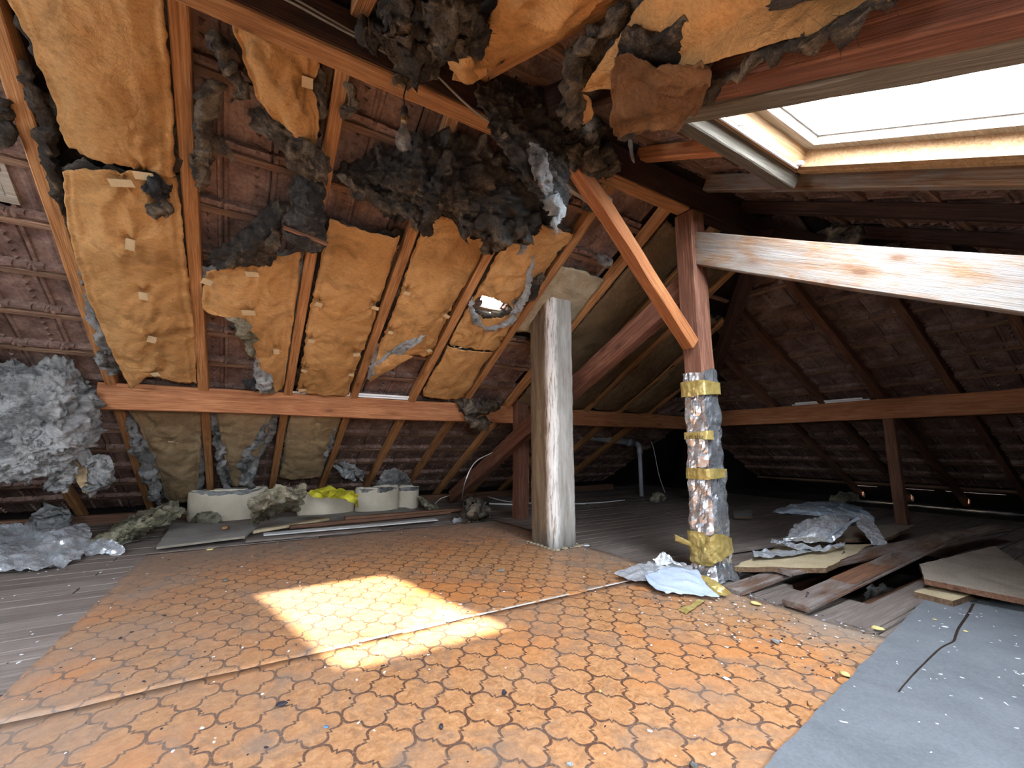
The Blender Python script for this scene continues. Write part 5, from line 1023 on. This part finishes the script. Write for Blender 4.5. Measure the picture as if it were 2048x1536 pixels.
def roll_(label, u0, u1, vb, h, seed, dep=.55):
    a, c = PF(u0, vb, 0), PF(u1, vb, 0); mid = (a+c)/2; R = (c-a).length/2
    t = thing('insulation_roll', label, 'insulation', mid, 'cream backed insulation rolls')
    vs, fs = [], []; n, nz = 40, 10
    for k in range(nz+1):
        for j in range(n):
            an = 2*math.pi*j/n; q = Vector((math.cos(an)*R, math.sin(an)*R*dep/.55*.55, h*k/nz)); w = 1+.05*fr(q+Vector((seed, 0, 0)), 3, 3)-(.05 if k in (0, nz) else 0)
            vs.append(mid+Vector((q.x*w, q.y*w+R*.2, q.z+(.03*fr(Vector((math.cos(an), math.sin(an), seed)), 1.3, 3) if k == nz else 0))))
    for k in range(nz):
        for j in range(n): fs.append((k*n+j, k*n+(j+1) % n, (k+1)*n+(j+1) % n, (k+1)*n+j))
    link('backing', mesh(vs, fs, True), M['roll'], t)
    top = []; c0 = mid+Vector((0, R*.2, h))
    for i in range(5):
        rr_ = R*(1-.2*i)*.97; row = [c0+Vector((rr_*math.cos(x), rr_*math.sin(x)*dep/.55*.55, -.01-(.02 if i % 2 else 0))) for x in [2*math.pi*k/12 for k in range(13)]]; top.append(row)
    sheet('wool', top, M['woolgrey'], t, 48, 16, .05, .02, 6, 0, 5, .0, seed=seed, lump=.02, fluff=200, toward=c0+Vector((0,0,3)))
    return t
roll_('wide cream backed roll lying half hidden, leftmost under the narrowing papers', 385, 522, 1040, .42, 1, .4)
roll_('cream backed roll under the yellow bag', 600, 708, 1030, .33, 2)
roll_('cream backed roll between the yellow bag and the smallest roll', 712, 798, 1024, .38, 3)
roll_('smallest cream backed roll at the far end of the row', 796, 838, 1017, .36, 4)
tag(sheet('yellow_bag', [[PF(615,985,.42), PF(650,975,.46), PF(690,980,.45), PF(718,990,.42)], [PF(620,990,.40), PF(655,986,.43), PF(695,994,.42), PF(716,998,.38)], [PF(632,996,.37), PF(660,996,.38), PF(700,1003,.37), PF(716,1016,.22)]], M['yellowbag'], None, 44, 22, .006, .03, 6, .015, 9, .02, seed=16, crumple=(.04, 7), flat=True), 'bright yellow plastic bag draped over a cream roll', 'plastic bag')
tag(sheet('wool_slab', [[PF(838,990,.22), PF(850,995,.16)], [PF(850,1008,.12), PF(868,1010,.06)], [PF(862,1018,.02), PF(885,1020,.01)]], M['woolyellow'], None, 20, 24, .05, .02, 5, 0, 6, .02, seed=17, lump=.03, fluff=200), 'small yellow wool strip right of the last cream roll', 'insulation')
panel('fibre_panel', 'grey dusty fibreboard panel raised on the boards below the yellow wool', 'panel', [PF(313,1094,.05), PF(490,1072,.07), PF(520,1048,.07), PF(345,1046,.05)], .022, ('greypanel', 'oldplank'), None, 11, .006)
panel('fibre_panel', 'grey dusty panel lying under the row of cream rolls', 'panel', [PF(505,1060,.03), PF(700,1040,.03), PF(840,1022,.03), PF(800,1012,.03), PF(560,1035,.03)], .02, ('greypanel', 'oldplank'), None, 12, .008)
board('batten_board', 'ochre batten pointing out below the grey panel', 'board', PF(503,1064,.04), PF(655,1038,.06), .09, .03, 'chip', 'loose battens by the rolls', 21)
board('batten_board', 'long thin red brown batten in front of the cream rolls', 'board', PF(580,1054,.05), PF(900,1024,.05), .06, .04, 'brownboard', 'loose battens by the rolls', 22)
board('batten_board', 'dark red brown batten reaching toward the prop post', 'board', PF(690,1037,.06), PF(930,1018,.05), .07, .05, 'brownboard', 'loose battens by the rolls', 23)
board('trim_board', 'long flat greyish white trim board at the back edge of the linoleum', 'board', PF(527,1069,.055), PF(872,1039,.045), .15, .012, 'trim', None, 24)
board('trim_board', 'flat brown board beneath the whitish trim board', 'board', PF(492,1082,.02), PF(760,1058,.02), .14, .02, 'plankgrey', None, 25)
tuft('grey felt bundle on the floor left of the prop post', [PF(928,1025,.10), PF(950,1022,.15), PF(975,1030,.08)], [.10,.14,.07], 'woolbrown', 122, lump=.05)
tuft('small grey fluff on the floor by the end of the trim board', [PF(905,1042,.02), PF(918,1040,.03), PF(925,1041,.02)], [.03,.045,.02], 'woolgrey', 123)
for k, (u0, v0, u1, v1, mt, lab) in enumerate([(960,1006,1050,1010,'white','white plastic strip left of the flue on the floor'), (1140,1007,1170,1007,'white','white plastic strip right of the flue on the floor'), (1050,996,1140,995,'brownboard','dark board behind the flue')]):
    board('floor_strip', lab, 'strip', PF(u0, v0, .02), PF(u1, v1, .02), .06, .02, mt, None, 30+k)
tuft('pale wool bit on the dark floor right of the drain pipe', [PF(1300,1000,.04), PF(1315,996,.07), PF(1330,997,.03)], [.05,.08,.04], 'woolyellow', 124)
tuft('yellow wool scraps in the shade behind the plastic bag', [PF(1660,1000,.04), PF(1690,996,.06), PF(1715,998,.03)], [.07,.09,.05], 'woolyellow', 125)
tuft('grey wool showing in the hole under the bare-patched board', [(3.5,1.42,-.22), (3.7,1.4,-.18), (3.85,1.44,-.22)], [.07,.10,.06], 'woolgrey', 126)
tuft('grey wool showing in the hole near the large chipboard panel', [(4.15,1.45,-.2), (4.3,1.5,-.16), (4.4,1.5,-.2)], [.06,.09,.05], 'woolgrey', 127)
# single scraps one can point at
def chip_(name, label, cat, u, v, s, mat, seed, flat=.25, z=.010):
    p = PF(u, v, z); r = random.Random(seed); n = 9; b = MB(); ring = [(s*r.uniform(.6, 1.1)*math.cos(2*math.pi*k/n), s*r.uniform(.6, 1.1)*math.sin(2*math.pi*k/n)*.7) for k in range(n)]; an = r.uniform(0, 3)
    for zz, kk in ((0, .8), (s*flat*.5, 1), (s*flat, .6)): b.v += [p+Vector(((x*math.cos(an)-yy*math.sin(an))*kk, (x*math.sin(an)+yy*math.cos(an))*kk, zz+s*flat*.3*r.uniform(-1, 1)*(zz > 0))) for x, yy in ring]
    for l in range(2):
        for k in range(n): b.f.append((l*n+k, l*n+(k+1) % n, (l+1)*n+(k+1) % n, (l+1)*n+k))
    b.f += [tuple(range(n))[::-1], tuple(2*n+k for k in range(n))]
    return tag(b.build(name, M[mat], None, True), label, cat)
for a in [('pebble', 'glossy blue black pebble on the linoleum right of the sun patch', 'pebble', 1008, 1389, .013, 'pebble', 1, 1.2), ('pebble', 'dark round pebble on the linoleum below the sun patch', 'pebble', 882, 1457, .012, 'pebble', 2, 1.0),
          ('paper_scrap', 'pale blue white paper scrap alone on the orange linoleum', 'scrap', 1452, 1357, .022, 'scrap', 3, .1), ('paper_scrap', 'small bright blue scrap on the linoleum at the bottom', 'scrap', 652, 1454, .012, 'bluescrap', 4, .2),
          ('wool_crumb', 'grey wool crumb on the linoleum below the tape strip', 'scrap', 1552, 1284, .03, 'woolgrey', 5, .4), ('wool_crumb', 'dark grey wool crumb on the linoleum near the bottom middle', 'scrap', 1140, 1530, .016, 'woolgrey', 6, .4), ('wool_crumb', 'grey wool tuft at the bottom by the hardboard corner', 'scrap', 1388, 1532, .02, 'woolgrey', 7, .4),
          ('foam_crumb', 'yellow crumb on the linoleum right of the blue black pebble', 'scrap', 1200, 1383, .010, 'ochre', 8, .7), ('foam_crumb', 'ochre foam crumbs at the linoleum edge by the hardboard', 'scrap', 1690, 1350, .028, 'ochre', 9, .4), ('foam_crumb', 'ochre chips on the pale board beside the hardboard', 'scrap', 1755, 1258, .04, 'ochre', 10, .3),
          ('foam_crumb', 'ochre chips on the linoleum edge by the short board end', 'scrap', 1512, 1208, .04, 'ochre', 11, .3), ('splinter', 'flat brown wood splinter on the linoleum right of the sun patch', 'splinter', 1060, 1173, .045, 'twig', 12, .12), ('splinter', 'orange brown splinter near the hardboard edge', 'splinter', 1620, 1408, .018, 'twig', 13, .3),
          ('foam_crumb', 'yellow chip on the grey hardboard nearest the offcut', 'scrap', 1869, 1239, .014, 'ochre', 14, .25, .017), ('paper_scrap', 'white chip on the grey hardboard', 'scrap', 1890, 1254, .016, 'scrap', 15, .2, .017), ('foam_crumb', 'pale yellow chip on the grey hardboard beside the pencil line', 'scrap', 1932, 1263, .016, 'ochre', 16, .25, .017),
          ('foam_crumb', 'yellow crumbs on the floor before the grey fibreboard panel', 'scrap', 420, 1100, .04, 'ochre', 17, .3), ('wool_crumb', 'flat grey wool bit on the linoleum near its left edge', 'scrap', 450, 1162, .03, 'woolgrey', 18, .3), ('leaf', 'dark red leaf heap on the grey fibreboard panel', 'leaf', 450, 1058, .05, 'twig', 19, .6, .075), ('wool_crumb', 'blue grey fluff on the linoleum right of the sun patch', 'scrap', 1003, 1142, .03, 'woolgrey', 20, .5),
          ('splinter', 'black splinter on the linoleum below the sun patch', 'splinter', 563, 1408, .03, 'pebble', 21, .2), ('paper_scrap', 'white plaster bit at the foot of the flue', 'scrap', 1173, 1092, .03, 'scrap', 22, .4)]:
    chip_(*a)
# fine litter: dust crumbs nobody could count
b = MB(); r = random.Random(21)
def crumb(x, yy, z, s, el, an):
    c, sn = math.cos(an), math.sin(an)
    b.hexa([(x+(dx*s*el)*c-(dy*s)*sn, yy+(dx*s*el)*sn+(dy*s)*c, z+dz*s*.7) for dz in (0, 1) for dx, dy in ((-1,-.6),(1,-1),(.8,1),(-.7,.9))])
b2 = MB(); b3 = MB()
for k in range(900):
    x, yy = r.uniform(-1.6, 3.0), r.uniform(.6, 5.2)**1
    if r.random() < .35: x, yy = 2.2+r.random()*.8, .9+r.random()*1.2
    if CH[0] < x < CH[1] and CH[2] < yy < CH[3]: continue
    if yy < .82+.12*(x-.9)+.01 and x > .9: continue
    b = (MB, b2, b3)[1+(r.random() < .55)]; crumb(x, yy, .011 if x > -.8 else .0, r.uniform(.0014, .0045), r.uniform(1, 2.5), r.uniform(0, 3.14))
tag(b2.build('debris', M['scrap']), 'pale crumbs and slivers strewn over the linoleum', 'debris', None, 'stuff'); tag(b3.build('debris', M['pebble']), 'dark crumbs strewn over the linoleum', 'debris', None, 'stuff')
b = MB()
for k in range(130):
    x, yy = r.uniform(1.4, 4.1), r.uniform(.2, 1.05)
    if yy > .78+.1*(x-.9): continue
    crumb(x, yy, .0165, r.uniform(.0012, .003), r.uniform(1, 5), r.uniform(0, 3.14))
tag(b.build('debris', M['scrap']), 'white slivers scattered on the grey hardboard sheet', 'debris', None, 'stuff')
# torn white seam tape along the joint of the two linoleum sheets
ss_ = thing('seam_strip', 'broken white strip along the seam of the linoleum', 'strip', (1.4, 2.405, .012)); x = .30
while x < 2.5:
    L = r.uniform(.08, .3); w0 = r.uniform(.006, .014)
    w0 *= .7
    if r.random() < .55:
        b = MB(); b.hexa([(x, 2.402-w0*.6, .012), (x+L, 2.405-w0*r.uniform(.2, 1), .012), (x+L, 2.408+w0*.4, .012), (x, 2.410+w0*.5, .012), (x, 2.402-w0*.6, .014), (x+L, 2.405-w0*.5, .014), (x+L, 2.408+w0*.4, .014), (x, 2.410+w0*.5, .014)]); b.build('strip_piece', M['trim'], ss_)
    x += L+r.uniform(0, .05)
